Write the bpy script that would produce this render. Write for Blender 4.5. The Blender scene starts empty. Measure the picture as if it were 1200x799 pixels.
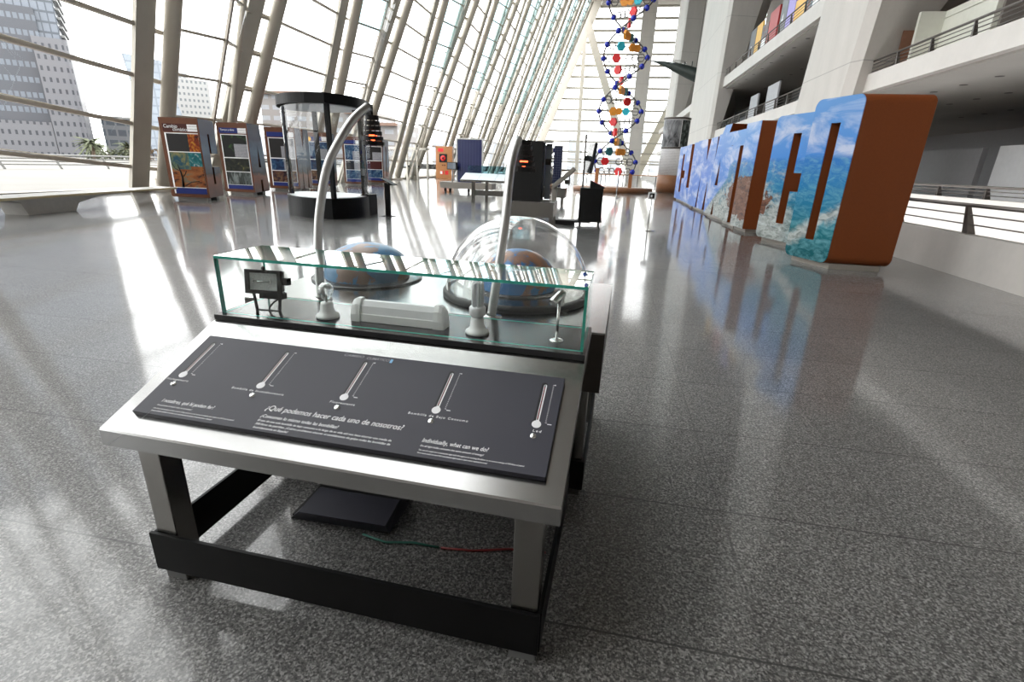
import bpy, bmesh, math, random
from mathutils import Vector, Matrix
from mathutils.geometry import tessellate_polygon
random.seed(7)
S = bpy.context.scene
COL = S.collection
PI = math.pi
R = math.radians

# ------------------------------------------------------------------ camera, sky, exposure
cam_d = bpy.data.cameras.new('camera')
cam = bpy.data.objects.new('camera', cam_d); COL.objects.link(cam)
H = 1.6
pitch, roll, yaw = R(19.48449), R(2.17446), R(9.93452)
f_ = Vector((-math.sin(yaw)*math.cos(pitch), math.cos(yaw)*math.cos(pitch), -math.sin(pitch)))
r_ = Vector((math.cos(yaw), math.sin(yaw), 0)); u_ = r_.cross(f_)
r2 = math.cos(roll)*r_ + math.sin(roll)*u_
u2 = -math.sin(roll)*r_ + math.cos(roll)*u_
cam.matrix_world = Matrix(((r2.x, u2.x, -f_.x, 0), (r2.y, u2.y, -f_.y, 0), (r2.z, u2.z, -f_.z, H), (0, 0, 0, 1)))
cam_d.sensor_width = 36.0; cam_d.sensor_fit = 'HORIZONTAL'
cam_d.lens = 582.249/1200*36.0
cam_d.clip_start = 0.05; cam_d.clip_end = 2000
S.camera = cam

W = bpy.data.worlds.new('sky'); S.world = W; W.use_nodes = True
wb = W.node_tree.nodes['Background']
wb.inputs[0].default_value = (0.99, 0.99, 0.985, 1)
wb.inputs[1].default_value = 5.5
S.view_settings.view_transform = 'Standard'
S.view_settings.look = 'None'
S.view_settings.exposure = -0.15
S.view_settings.gamma = 1.0
S.view_settings.use_curve_mapping = False
S.cycles.max_bounces = 10
S.cycles.diffuse_bounces = 5
S.cycles.glossy_bounces = 5
S.cycles.transparent_max_bounces = 40
S.cycles.caustics_reflective = False
S.cycles.caustics_refractive = False
S.cycles.use_denoising = True
S.cycles.sample_clamp_indirect = 6.0

# ------------------------------------------------------------------ materials
def new_mat(name):
    m = bpy.data.materials.new(name); m.use_nodes = True
    nt = m.node_tree
    return m, nt, nt.nodes['Principled BSDF']
def node(nt, t, **kw):
    n = nt.nodes.new(t)
    for k, v in kw.items(): setattr(n, k, v)
    return n
def setin(n, **kw):
    for k, v in kw.items(): n.inputs[k.replace('_', ' ')].default_value = v
def ramp(nt, fac, stops, interp='LINEAR'):
    n = node(nt, 'ShaderNodeValToRGB'); cr = n.color_ramp; cr.interpolation = interp
    while len(cr.elements) < len(stops): cr.elements.new(0.5)
    for e, (p, c) in zip(cr.elements, stops):
        e.position = p; e.color = (*c, 1) if len(c) == 3 else c
    nt.links.new(fac, n.inputs[0]); return n.outputs[0]
def math_n(nt, op, a, b=None, c=None, clamp=False):
    n = node(nt, 'ShaderNodeMath', operation=op); n.use_clamp = clamp
    for i, v in enumerate((a, b, c)):
        if v is None: continue
        if isinstance(v, (int, float)): n.inputs[i].default_value = v
        else: nt.links.new(v, n.inputs[i])
    return n.outputs[0]
def mixc(nt, fac, a, b, blend='MIX'):
    n = node(nt, 'ShaderNodeMix', data_type='RGBA', blend_type=blend)
    for i, v in ((0, fac), (6, a), (7, b)):
        if isinstance(v, (int, float)): n.inputs[i].default_value = v
        elif isinstance(v, tuple): n.inputs[i].default_value = (*v, 1)
        else: nt.links.new(v, n.inputs[i])
    return n.outputs[2]
def coords(nt, kind='Object'):
    return node(nt, 'ShaderNodeTexCoord').outputs[kind]
def noise(nt, vec, scale, detail=3, rough=0.5, stretch=None, dist=0.0):
    if stretch:
        mp = node(nt, 'ShaderNodeMapping'); mp.inputs['Scale'].default_value = stretch
        nt.links.new(vec, mp.inputs[0]); vec = mp.outputs[0]
    n = node(nt, 'ShaderNodeTexNoise'); nt.links.new(vec, n.inputs['Vector'])
    n.inputs['Scale'].default_value = scale; n.inputs['Detail'].default_value = detail
    n.inputs['Roughness'].default_value = rough; n.inputs['Distortion'].default_value = dist
    return n.outputs['Fac']
def simple(name, col, rough=0.5, metal=0.0, var=0.06, scale=6.0, spec=0.5, stretch=None, bump=0.0):
    """a plain material whose colour wanders slightly, as every real surface does"""
    m, nt, p = new_mat(name)
    v = coords(nt)
    nz = noise(nt, v, scale, 4, 0.55, stretch)
    lo = tuple(max(0, c*(1-var)) for c in col); hi = tuple(min(1, c*(1+var)) for c in col)
    c = ramp(nt, nz, [(0.3, lo), (0.7, hi)])
    nt.links.new(c, p.inputs['Base Color'])
    p.inputs['Roughness'].default_value = rough; p.inputs['Metallic'].default_value = metal
    p.inputs['Specular IOR Level'].default_value = spec
    if bump:
        b = node(nt, 'ShaderNodeBump'); b.inputs['Strength'].default_value = bump
        b.inputs['Distance'].default_value = 0.01
        nt.links.new(nz, b.inputs['Height']); nt.links.new(b.outputs[0], p.inputs['Normal'])
    return m
def steel(name, col, rough, stretch):
    m, nt, p = new_mat(name)
    v = coords(nt)
    nz = noise(nt, v, 40, 3, 0.6, stretch)
    big = noise(nt, v, 2.3, 2, 0.5)
    c = mixc(nt, 0.5, ramp(nt, nz, [(0.3, tuple(x*0.93 for x in col)), (0.7, col)]),
             ramp(nt, big, [(0.35, tuple(x*0.9 for x in col)), (0.65, col)]))
    nt.links.new(c, p.inputs['Base Color'])
    p.inputs['Metallic'].default_value = 1.0
    rr = node(nt, 'ShaderNodeMapRange'); setin(rr, To_Min=rough*0.85, To_Max=rough*1.2)
    nt.links.new(nz, rr.inputs[0]); nt.links.new(rr.outputs[0], p.inputs['Roughness'])
    return m
def thin_glass(name, tint=(1, 1, 1), f0=0.04, gloss=(1, 1, 1), rough=0.0, gain=0.96, power=5.0):
    m = bpy.data.materials.new(name); m.use_nodes = True; nt = m.node_tree; nt.nodes.clear()
    out = node(nt, 'ShaderNodeOutputMaterial')
    lw = node(nt, 'ShaderNodeLayerWeight'); lw.inputs['Blend'].default_value = 0.5
    pw = math_n(nt, 'POWER', lw.outputs['Facing'], power)
    fr = math_n(nt, 'MULTIPLY_ADD', pw, gain, f0, clamp=True)
    tr = node(nt, 'ShaderNodeBsdfTransparent'); tr.inputs[0].default_value = (*tint, 1)
    gl = node(nt, 'ShaderNodeBsdfGlossy'); gl.inputs[0].default_value = (*gloss, 1); gl.inputs['Roughness'].default_value = rough
    mx = node(nt, 'ShaderNodeMixShader')
    nt.links.new(fr, mx.inputs[0]); nt.links.new(tr.outputs[0], mx.inputs[1]); nt.links.new(gl.outputs[0], mx.inputs[2])
    nt.links.new(mx.outputs[0], out.inputs[0])
    return m
def emis(name, col, strength):
    m, nt, p = new_mat(name)
    p.inputs['Base Color'].default_value = (*col, 1)
    p.inputs['Emission Color'].default_value = (*col, 1); p.inputs['Emission Strength'].default_value = strength
    return m

def make_granite():
    m, nt, p = new_mat('granite')
    v = coords(nt)
    fine = noise(nt, v, 80, 4, 0.75)
    vo = node(nt, 'ShaderNodeTexVoronoi'); vo.inputs['Scale'].default_value = 140; nt.links.new(v, vo.inputs['Vector'])
    sp = node(nt, 'ShaderNodeSeparateColor'); nt.links.new(vo.outputs['Color'], sp.inputs[0])
    a = ramp(nt, fine, [(0.40, (0.012, 0.012, 0.011)), (0.47, (0.085, 0.083, 0.080)), (0.54, (0.18, 0.177, 0.172)), (0.62, (0.52, 0.51, 0.49))])
    b = ramp(nt, sp.outputs[0], [(0.0, (0.006, 0.006, 0.006)), (0.22, (0.012, 0.012, 0.012)), (0.3, (0.09, 0.089, 0.088)), (0.62, (0.15, 0.149, 0.147)), (0.75, (0.30, 0.297, 0.295)), (0.92, (0.55, 0.545, 0.54))])
    c = mixc(nt, 0.5, a, b)
    big = noise(nt, v, 0.55, 3, 0.5)
    c = mixc(nt, 1.0, c, ramp(nt, big, [(0.3, (0.66, 0.655, 0.645)), (0.7, (0.84, 0.835, 0.82))]), 'MULTIPLY')
    # slab joints every 0.825 m
    sx = node(nt, 'ShaderNodeSeparateXYZ'); nt.links.new(v, sx.inputs[0])
    def joint(axis, off):
        q = math_n(nt, 'DIVIDE', math_n(nt, 'SUBTRACT', axis, off), 0.825)
        fr = math_n(nt, 'FRACT', q)
        d = math_n(nt, 'ABSOLUTE', math_n(nt, 'SUBTRACT', fr, 0.5))
        return math_n(nt, 'GREATER_THAN', d, 0.5-0.0055)
    jy = joint(sx.outputs[1], 1.41)
    jx = math_n(nt, 'MULTIPLY', joint(sx.outputs[0], -1.77), 0.45)
    jj = math_n(nt, 'MAXIMUM', jy, jx)
    # each slab a shade of its own
    vx = math_n(nt, 'FLOOR', math_n(nt, 'DIVIDE', math_n(nt, 'SUBTRACT', sx.outputs[0], -1.77), 0.825))
    vy = math_n(nt, 'FLOOR', math_n(nt, 'DIVIDE', math_n(nt, 'SUBTRACT', sx.outputs[1], 1.41), 0.825))
    cb = node(nt, 'ShaderNodeCombineXYZ'); nt.links.new(vx, cb.inputs[0]); nt.links.new(vy, cb.inputs[1])
    wn = node(nt, 'ShaderNodeTexWhiteNoise', noise_dimensions='2D'); nt.links.new(cb.outputs[0], wn.inputs['Vector'])
    c = mixc(nt, 1.0, c, ramp(nt, wn.outputs['Value'], [(0, (0.9, 0.9, 0.9)), (1, (1.06, 1.06, 1.06))]), 'MULTIPLY')
    c = mixc(nt, math_n(nt, 'MULTIPLY', jj, 0.85), c, (0.015, 0.015, 0.015))
    nt.links.new(c, p.inputs['Base Color'])
    p.inputs['Roughness'].default_value = 0.5
    p.inputs['Specular IOR Level'].default_value = 0.6
    p.inputs['Coat Weight'].default_value = 1.0        # the polish
    p.inputs['Coat IOR'].default_value = 1.45
    rr = node(nt, 'ShaderNodeMapRange'); setin(rr, To_Min=0.05, To_Max=0.13)
    nt.links.new(noise(nt, v, 1.3, 4, 0.6), rr.inputs[0])
    nt.links.new(rr.outputs[0], p.inputs['Coat Roughness'])
    return m

def make_mural():
    """sea and sky photograph wrapped over the letters: world y along the row, z up"""
    m, nt, p = new_mat('sea_print')
    v = node(nt, 'ShaderNodeNewGeometry').outputs['Position']     # one picture runs on across all the letters
    sx = node(nt, 'ShaderNodeSeparateXYZ'); nt.links.new(v, sx.inputs[0])
    y, z = sx.outputs[1], sx.outputs[2]
    st = (0.4, 0.55, 1.0)
    n1 = noise(nt, v, 1.6, 6, 0.6, (0.3, 0.45, 1.3), 0.6)
    n2 = noise(nt, v, 3.2, 7, 0.62, (0.4, 0.6, 1.2), 1.0)
    n3 = noise(nt, v, 5.5, 6, 0.66, (0.5, 0.6, 1.6), 1.2)
    far = node(nt, 'ShaderNodeMapRange'); setin(far, From_Min=18.0, From_Max=23.0); nt.links.new(y, far.inputs[0]); far.clamp = True
    near = node(nt, 'ShaderNodeMapRange'); setin(near, From_Min=13.2, From_Max=11.2); nt.links.new(y, near.inputs[0]); near.clamp = True
    sky = mixc(nt, far.outputs[0], (0.08, 0.27, 0.72), (0.15, 0.24, 0.70))
    zz = node(nt, 'ShaderNodeMapRange'); setin(zz, From_Min=1.9, From_Max=2.9); nt.links.new(z, zz.inputs[0])
    sky = mixc(nt, zz.outputs[0], mixc(nt, 0.35, sky, (0.05, 0.3, 0.8)), mixc(nt, 0.3, sky, (0.35, 0.65, 0.95)))
    cl = ramp(nt, n1, [(0.46, (0, 0, 0)), (0.64, (1, 1, 1))])
    clf = math_n(nt, 'MULTIPLY', cl, 0.8)
    sky = mixc(nt, clf, sky, (0.74, 0.78, 0.92))
    # water: dark teal, brighter blue near the horizon, streaked white
    zw = node(nt, 'ShaderNodeMapRange'); setin(zw, From_Min=0.1, From_Max=1.9); nt.links.new(z, zw.inputs[0])
    water = ramp(nt, zw.outputs[0], [(0.0, (0.0, 0.085, 0.10)), (0.3, (0.004, 0.15, 0.19)), (0.7, (0.012, 0.2, 0.42)), (1.0, (0.03, 0.2, 0.58))])
    water = mixc(nt, ramp(nt, n3, [(0.42, (0, 0, 0)), (0.7, (0.55, 0.55, 0.55))]), water, (0.25, 0.55, 0.62))
    # foam: heavy between y 12.4 and 17, a wave crest across the nearest letter
    fo = node(nt, 'ShaderNodeMapRange'); setin(fo, From_Min=1.7, From_Max=0.2, To_Min=-0.05, To_Max=0.3); nt.links.new(z, fo.inputs[0])
    spl = math_n(nt, 'ADD', n2, fo.outputs[0])
    foam = ramp(nt, spl, [(0.5, (0, 0, 0)), (0.68, (1, 1, 1))])
    win = node(nt, 'ShaderNodeMapRange'); setin(win, From_Min=12.3, From_Max=13.2); nt.links.new(y, win.inputs[0])
    foamA = math_n(nt, 'MULTIPLY', foam, win.outputs[0])
    crest_z = math_n(nt, 'MULTIPLY_ADD', y, -0.62, 7.22)          # slanting crest line on the nearest letter
    dz = math_n(nt, 'ABSOLUTE', math_n(nt, 'SUBTRACT', z, math_n(nt, 'ADD', crest_z, math_n(nt, 'MULTIPLY', math_n(nt, 'SUBTRACT', n2, 0.5), 0.55))))
    crest = node(nt, 'ShaderNodeMapRange'); setin(crest, From_Min=0.2, From_Max=0.06); nt.links.new(dz, crest.inputs[0])
    foamB = math_n(nt, 'MULTIPLY', crest.outputs[0], near.outputs[0])
    fm = math_n(nt, 'MULTIPLY', math_n(nt, 'MAXIMUM', foamA, foamB, clamp=True), 0.85)
    water = mixc(nt, fm, water, ramp(nt, n3, [(0.36, (0.25, 0.27, 0.25)), (0.52, (0.52, 0.53, 0.50)), (0.7, (0.74, 0.76, 0.76))]))
    # brown rock
    dy = math_n(nt, 'DIVIDE', math_n(nt, 'SUBTRACT', y, 15.9), 2.3)
    dzr = math_n(nt, 'DIVIDE', math_n(nt, 'SUBTRACT', z, 0.95), 0.62)
    rad = math_n(nt, 'ADD', math_n(nt, 'ADD', math_n(nt, 'MULTIPLY', dy, dy), math_n(nt, 'MULTIPLY', dzr, dzr)), math_n(nt, 'MULTIPLY', math_n(nt, 'SUBTRACT', n2, 0.5), 1.6))
    rock = math_n(nt, 'LESS_THAN', rad, 0.85)
    rc = ramp(nt, n3, [(0.35, (0.05, 0.025, 0.02)), (0.55, (0.22, 0.09, 0.05)), (0.7, (0.3, 0.2, 0.16))])
    water = mixc(nt, rock, water, rc)
    hz = math_n(nt, 'MULTIPLY_ADD', far.outputs[0], -2.6, 1.95)
    land = node(nt, 'ShaderNodeMapRange'); setin(land, From_Min=-0.04, From_Max=0.06)
    nt.links.new(math_n(nt, 'SUBTRACT', z, hz), land.inputs[0])
    c = mixc(nt, land.outputs[0], water, sky)
    nt.links.new(mixc(nt, 1.0, c, (0.72, 0.72, 0.72), 'MULTIPLY'), p.inputs['Base Color'])
    p.inputs['Roughness'].default_value = 0.4; p.inputs['Specular IOR Level'].default_value = 0.2
    return m
def make_desert():
    m, nt, p = new_mat('desert_print')
    v = coords(nt)
    sx = node(nt, 'ShaderNodeSeparateXYZ'); nt.links.new(v, sx.inputs[0])
    nz = noise(nt, v, 2.2, 5, 0.6, (0.7, 0.7, 1.6))
    q = math_n(nt, 'ADD', math_n(nt, 'DIVIDE', sx.outputs[2], 2.8), math_n(nt, 'MULTIPLY', math_n(nt, 'SUBTRACT', nz, 0.5), 0.22))
    c = ramp(nt, q, [(0.02, (0.13, 0.035, 0.015)), (0.27, (0.33, 0.09, 0.035)), (0.33, (0.06, 0.045, 0.045)), (0.44, (0.09, 0.14, 0.22)), (0.62, (0.13, 0.24, 0.38)), (0.8, (0.055, 0.08, 0.17)), (1.0, (0.06, 0.075, 0.14))])
    nt.links.new(mixc(nt, 1.0, c, (0.82, 0.82, 0.82), 'MULTIPLY'), p.inputs['Base Color']); p.inputs['Roughness'].default_value = 0.4; p.inputs['Specular IOR Level'].default_value = 0.2
    return m
def make_picture(name, stops, scale=3.0, dist=1.5, rough=0.35, stretch=None):
    m, nt, p = new_mat(name)
    stops = [(q, tuple(x*0.5 for x in c)) for q, c in stops]
    v = coords(nt)
    nz = noise(nt, v, scale, 5, 0.6, stretch, dist)
    nt.links.new(ramp(nt, nz, stops), p.inputs['Base Color']); p.inputs['Roughness'].default_value = rough; p.inputs['Specular IOR Level'].default_value = 0.15
    return m
def make_rows(name, paper, ink, period, fill=0.45, rough=0.4):
    """paper with rows of print"""
    m, nt, p = new_mat(name)
    v = coords(nt); sx = node(nt, 'ShaderNodeSeparateXYZ'); nt.links.new(v, sx.inputs[0])
    fr = math_n(nt, 'FRACT', math_n(nt, 'DIVIDE', sx.outputs[2], period))
    row = math_n(nt, 'LESS_THAN', fr, fill)
    w = noise(nt, v, 60, 2, 0.5, (1, 1, 0.2))
    k = math_n(nt, 'MULTIPLY', row, math_n(nt, 'GREATER_THAN', w, 0.42))
    nt.links.new(mixc(nt, k, paper, ink), p.inputs['Base Color']); p.inputs['Roughness'].default_value = rough; p.inputs['Specular IOR Level'].default_value = 0.2
    return m
def make_facade(name, wall, glass, sx_, sz_, fx, fz, rough=0.4):
    """a building front: a grid of windows in a wall, both on x+y and z"""
    m, nt, p = new_mat(name)
    v = coords(nt); s = node(nt, 'ShaderNodeSeparateXYZ'); nt.links.new(v, s.inputs[0])
    hx = math_n(nt, 'ADD', s.outputs[0], s.outputs[1])
    a = math_n(nt, 'LESS_THAN', math_n(nt, 'FRACT', math_n(nt, 'DIVIDE', hx, sx_)), fx)
    b = math_n(nt, 'LESS_THAN', math_n(nt, 'FRACT', math_n(nt, 'DIVIDE', s.outputs[2], sz_)), fz)
    k = math_n(nt, 'MULTIPLY', a, b)
    nz = noise(nt, v, 0.35, 3, 0.6)
    g = mixc(nt, nz, tuple(c*0.75 for c in glass), tuple(min(1, c*1.3) for c in glass))
    nt.links.new(mixc(nt, k, wall, g), p.inputs['Base Color'])
    p.inputs['Roughness'].default_value = rough
    return m
def make_solar(name, cell, line, sx_, sz_, w):
    m, nt, p = new_mat(name)
    v = coords(nt); s = node(nt, 'ShaderNodeSeparateXYZ'); nt.links.new(v, s.inputs[0])
    a = math_n(nt, 'LESS_THAN', math_n(nt, 'FRACT', math_n(nt, 'DIVIDE', s.outputs[0], sx_)), w)
    b = math_n(nt, 'LESS_THAN', math_n(nt, 'FRACT', math_n(nt, 'DIVIDE', s.outputs[2], sz_)), w) if sz_ else 0.0
    k = math_n(nt, 'MAXIMUM', a, b)
    nt.links.new(mixc(nt, k, cell, line), p.inputs['Base Color']); p.inputs['Roughness'].default_value = 0.25
    return m
def make_globe(name, c0, c1, scale, seed):
    m, nt, p = new_mat(name)
    v = coords(nt)
    mp = node(nt, 'ShaderNodeMapping'); mp.inputs['Location'].default_value = (seed, seed*0.7, seed*1.3); nt.links.new(v, mp.inputs[0])
    nz = noise(nt, mp.outputs[0], scale, 6, 0.62, None, 0.4)
    c = ramp(nt, nz, [(0.0, c0), (0.5, tuple(x*1.15 for x in c0)), (0.525, (0.23, 0.15, 0.12)), (0.62, c1), (1.0, (0.35, 0.3, 0.25))])
    nt.links.new(c, p.inputs['Base Color']); p.inputs['Roughness'].default_value = 0.3
    return m
def make_wood(name, a, b, rough=0.4, stretch=(1, 1, 12), scale=3):
    m, nt, p = new_mat(name)
    nz = noise(nt, coords(nt), scale, 5, 0.6, stretch, 0.8)
    nt.links.new(ramp(nt, nz, [(0.3, a), (0.7, b)]), p.inputs['Base Color']); p.inputs['Roughness'].default_value = rough
    return m
def make_concrete(name, col, var=0.1, lift=4.2, joints=True, stretch=(1, 1, 0.25)):
    m, nt, p = new_mat(name)
    v = coords(nt)
    nz = noise(nt, v, 1.1, 5, 0.6, stretch); n2 = noise(nt, v, 7, 4, 0.6)
    c = mixc(nt, 0.35, ramp(nt, nz, [(0.3, tuple(x*(1-var) for x in col)), (0.7, tuple(min(1, x*(1+var*0.6)) for x in col))]),
             ramp(nt, n2, [(0.3, tuple(x*(1-var) for x in col)), (0.7, col)]))
    if joints:
        s = node(nt, 'ShaderNodeSeparateXYZ'); nt.links.new(v, s.inputs[0])
        fr = math_n(nt, 'FRACT', math_n(nt, 'DIVIDE', math_n(nt, 'SUBTRACT', s.outputs[2], 1.45), lift))
        c = mixc(nt, math_n(nt, 'MULTIPLY', math_n(nt, 'LESS_THAN', fr, 0.009), 0.5), c, (0.2, 0.19, 0.18))
    nt.links.new(c, p.inputs['Base Color']); p.inputs['Roughness'].default_value = 0.7
    return m

M = {}
M['granite'] = make_granite()
M['mural'] = make_mural(); M['desert'] = make_desert()
M['paint'] = simple('cream_paint', (0.66, 0.62, 0.54), 0.42, var=0.04, scale=1.2)
M['paint2'] = simple('grey_cream_paint', (0.60, 0.57, 0.50), 0.5, var=0.05, scale=1.0)
M['mullion'] = simple('mullion_paint', (0.56, 0.51, 0.44), 0.5, var=0.06)
M['mullion2'] = simple('end_louvre_paint', (0.46, 0.44, 0.38), 0.5, var=0.05)
M['concrete'] = make_concrete('pale_concrete', (0.558, 0.526, 0.491))
M['concrete2'] = make_concrete('parapet_concrete', (0.45, 0.423, 0.396), 0.12, joints=False)
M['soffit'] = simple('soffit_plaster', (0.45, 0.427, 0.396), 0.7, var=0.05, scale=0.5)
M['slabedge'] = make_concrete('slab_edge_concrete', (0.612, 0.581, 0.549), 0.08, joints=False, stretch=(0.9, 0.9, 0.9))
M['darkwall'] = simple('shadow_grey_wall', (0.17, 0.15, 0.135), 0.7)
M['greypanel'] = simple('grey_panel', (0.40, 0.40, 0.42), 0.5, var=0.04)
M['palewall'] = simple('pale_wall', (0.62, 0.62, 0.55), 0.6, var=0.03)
M['brownwall'] = simple('brown_door', (0.26, 0.13, 0.08), 0.55)
M['steel_top'] = steel('brushed_steel_top', (0.442, 0.442, 0.438), 0.2, (0.85, 10.2, 10.2))
M['steel'] = steel('brushed_steel_leg', (0.315, 0.304, 0.287), 0.22, (10.2, 10.2, 0.85))
M['chrome'] = steel('satin_chrome', (0.78, 0.78, 0.77), 0.2, (4, 4, 4))
M['alu'] = steel('satin_aluminium', (0.578, 0.578, 0.57), 0.36, (5.1, 5.1, 0.85))
M['black'] = simple('black_lacquer', (0.0051, 0.0051, 0.00552), 0.45, var=0.2, spec=0.15)
M['blackmat'] = simple('black_paint', (0.0119, 0.0119, 0.0119), 0.5, var=0.2, spec=0.3)
M['blackgloss'] = simple('black_gloss_board', (0.035, 0.035, 0.037), 0.16, var=0.1)
M['umber'] = simple('dark_umber_panel', (0.0382, 0.0298, 0.0238), 0.4, var=0.1)
M['panel'] = simple('slate_panel', (0.0425, 0.0425, 0.0561), 0.45, var=0.05, scale=3, spec=0.3)
M['white'] = simple('white_plastic', (0.90, 0.91, 0.91), 0.3, var=0.02)
M['whitewash'] = simple('white_board', (0.85, 0.86, 0.88), 0.3, var=0.03)
M['print'] = simple('white_print', (0.82, 0.82, 0.84), 0.5, var=0.02)
M['printdim'] = simple('grey_print', (0.30, 0.29, 0.32), 0.5, var=0.05)
M['printblue'] = simple('blue_print', (0.20, 0.45, 0.70), 0.5, var=0.05)
M['led_red'] = simple('red_led', (0.35, 0.03, 0.05), 0.4)
M['glass'] = thin_glass('case_glass', (0.985, 0.997, 0.992), 0.03, gain=1.0, power=4.6)
M['glasstop'] = thin_glass('case_glass_top', (0.98, 0.995, 0.99), 0.05, gain=1.0, power=3.6)
M['glassedge'] = simple('green_glass_edge', (0.05, 0.42, 0.33), 0.15, var=0.25, scale=20)
M['window'] = thin_glass('window_glass', (0.97, 0.985, 0.985), 0.03, gain=0.5)
M['windowcyan'] = thin_glass('cyan_window_glass', (0.50, 0.70, 0.76), 0.03, gain=0.3)
M['dome'] = thin_glass('acrylic_dome', (0.985, 0.985, 0.985), 0.07, gain=1.0, power=3.0)
M['bulbglass'] = thin_glass('bulb_glass', (0.94, 0.95, 0.95), 0.14, gain=0.85, power=1.4)
M['lens'] = thin_glass('lamp_lens', (0.9, 0.92, 0.92), 0.08)
M['screen'] = simple('dark_screen', (0.02, 0.022, 0.026), 0.12)
M['terracotta'] = simple('letter_brown', (0.196, 0.0527, 0.0145), 0.5, var=0.05, scale=30, spec=0.2)
M['kioskbrown'] = simple('kiosk_brown', (0.124, 0.0435, 0.0187), 0.45, var=0.06, spec=0.2)
M['footgrey'] = simple('grey_foot_cap', (0.16, 0.16, 0.16), 0.5)
M['plinth'] = simple('plinth_grey', (0.306, 0.281, 0.246), 0.5)
M['redglow'] = emis('red_heat_bulb', (1.0, 0.12, 0.04), 6.0)
M['firewood'] = make_wood('cabinet_orange_wood', (0.42, 0.17, 0.055), (0.52, 0.23, 0.08))
M['dnawood'] = make_wood('orange_wood', (0.40, 0.16, 0.06), (0.5, 0.22, 0.09))
M['cylwood'] = make_wood('drum_wood', (0.20, 0.085, 0.04), (0.34, 0.16, 0.08), stretch=(2, 2, 14))
M['bench_edge'] = simple('bench_edge', (0.75, 0.62, 0.38), 0.4)
M['bench_top'] = simple('bench_top', (0.66, 0.64, 0.60), 0.3)
M['bench_base'] = simple('bench_base', (0.675, 0.655, 0.621), 0.5)
M['cobalt'] = simple('cobalt_ball', (0.015, 0.03, 0.42), 0.25)
M['orange'] = simple('orange_plate', (0.95, 0.36, 0.04), 0.4)
M['red'] = simple('red_plate', (0.8, 0.025, 0.03), 0.4)
M['cyan'] = simple('cyan_plate', (0.04, 0.60, 0.75), 0.4)
M['teal'] = simple('teal_plate', (0.02, 0.2, 0.22), 0.4)
M['wire'] = simple('dark_metal_rod', (0.12, 0.11, 0.10), 0.4, metal=0.6)
M['rail'] = simple('dark_rail', (0.13, 0.115, 0.105), 0.4, metal=0.7)
M['aircraft'] = simple('aircraft_green', (0.03, 0.04, 0.035), 0.4, var=0.25, scale=2)
M['navy'] = simple('navy_band', (0.017, 0.0298, 0.162), 0.45, spec=0.15)
M['maroon'] = simple('dark_maroon', (0.0595, 0.0153, 0.0127), 0.45, spec=0.15)
M['rows'] = make_rows('printed_rows', (0.369, 0.369, 0.393), (0.178, 0.178, 0.202), 0.045)
M['rows_fine'] = make_rows('fine_printed_rows', (0.90, 0.90, 0.91), (0.62, 0.62, 0.63), 0.09)
M['slats'] = simple('dark_poster', (0.022, 0.02, 0.02), 0.45, spec=0.15)
M['flame'] = make_picture('flame_picture', [(0.34, (0.02, 0.004, 0.002)), (0.46, (0.45, 0.05, 0.005)), (0.58, (0.85, 0.3, 0.02)), (0.7, (0.9, 0.7, 0.1))], 4)
M['treepic'] = make_picture('dry_tree_picture', [(0.36, (0.05, 0.02, 0.012)), (0.46, (0.42, 0.12, 0.03)), (0.56, (0.55, 0.2, 0.05)), (0.68, (0.2, 0.25, 0.2))], 2.2, 0.6, stretch=(1, 1, 2.2))
M['earthpic'] = make_picture('earth_picture', [(0.35, (0.03, 0.12, 0.2)), (0.5, (0.18, 0.26, 0.16)), (0.62, (0.42, 0.36, 0.16))], 4, 1)
M['tealpic'] = make_picture('teal_picture', [(0.4, (0.01, 0.14, 0.18)), (0.56, (0.03, 0.3, 0.32)), (0.66, (0.7, 0.75, 0.75))], 5, 1)
M['greenpic'] = make_picture('green_dark_picture', [(0.56, (0.006, 0.008, 0.006)), (0.68, (0.06, 0.22, 0.02)), (0.78, (0.35, 0.55, 0.05))], 2.6, 0.6)
M['leafpic'] = make_picture('leaf_picture', [(0.45, (0.01, 0.012, 0.008)), (0.6, (0.06, 0.07, 0.03)), (0.7, (0.5, 0.4, 0.12))], 4, 1)
M['fallspic'] = make_picture('waterfall_picture', [(0.35, (0.02, 0.025, 0.02)), (0.5, (0.1, 0.12, 0.11)), (0.66, (0.4, 0.45, 0.44))], 3.2, 0.8, stretch=(2.2, 1, 0.7))
M['bluepic'] = make_picture('blue_picture', [(0.35, (0.01, 0.03, 0.12)), (0.52, (0.04, 0.14, 0.32)), (0.66, (0.35, 0.5, 0.6))], 3.5, 1)
M['coralpic'] = make_picture('coral_picture', [(0.36, (0.02, 0.015, 0.03)), (0.5, (0.16, 0.06, 0.05)), (0.6, (0.3, 0.16, 0.06)), (0.7, (0.4, 0.36, 0.3))], 5, 1)
M['photo_bw'] = make_picture('monochrome_portrait', [(0.36, (0.06, 0.06, 0.065)), (0.5, (0.42, 0.43, 0.45)), (0.64, (0.85, 0.86, 0.88))], 1.1, 1, stretch=(1, 1, 0.6))
M['yellowdots'] = simple('sun_yellow', (0.9, 0.5, 0.03), 0.4)
M['boardgrey'] = simple('board_grey', (0.136, 0.14, 0.153), 0.45)
M['boardred'] = simple('board_red', (0.42, 0.03, 0.03), 0.45)
M['boardyellow'] = simple('board_yellow', (0.75, 0.42, 0.05), 0.45)
M['boardviolet'] = simple('board_violet', (0.32, 0.26, 0.62), 0.45)
M['boardmix'] = make_picture('board_collage', [(0.3, (0.05, 0.04, 0.04)), (0.45, (0.4, 0.12, 0.05)), (0.55, (0.12, 0.25, 0.35)), (0.7, (0.6, 0.55, 0.45))], 2.2, 1)
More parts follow.
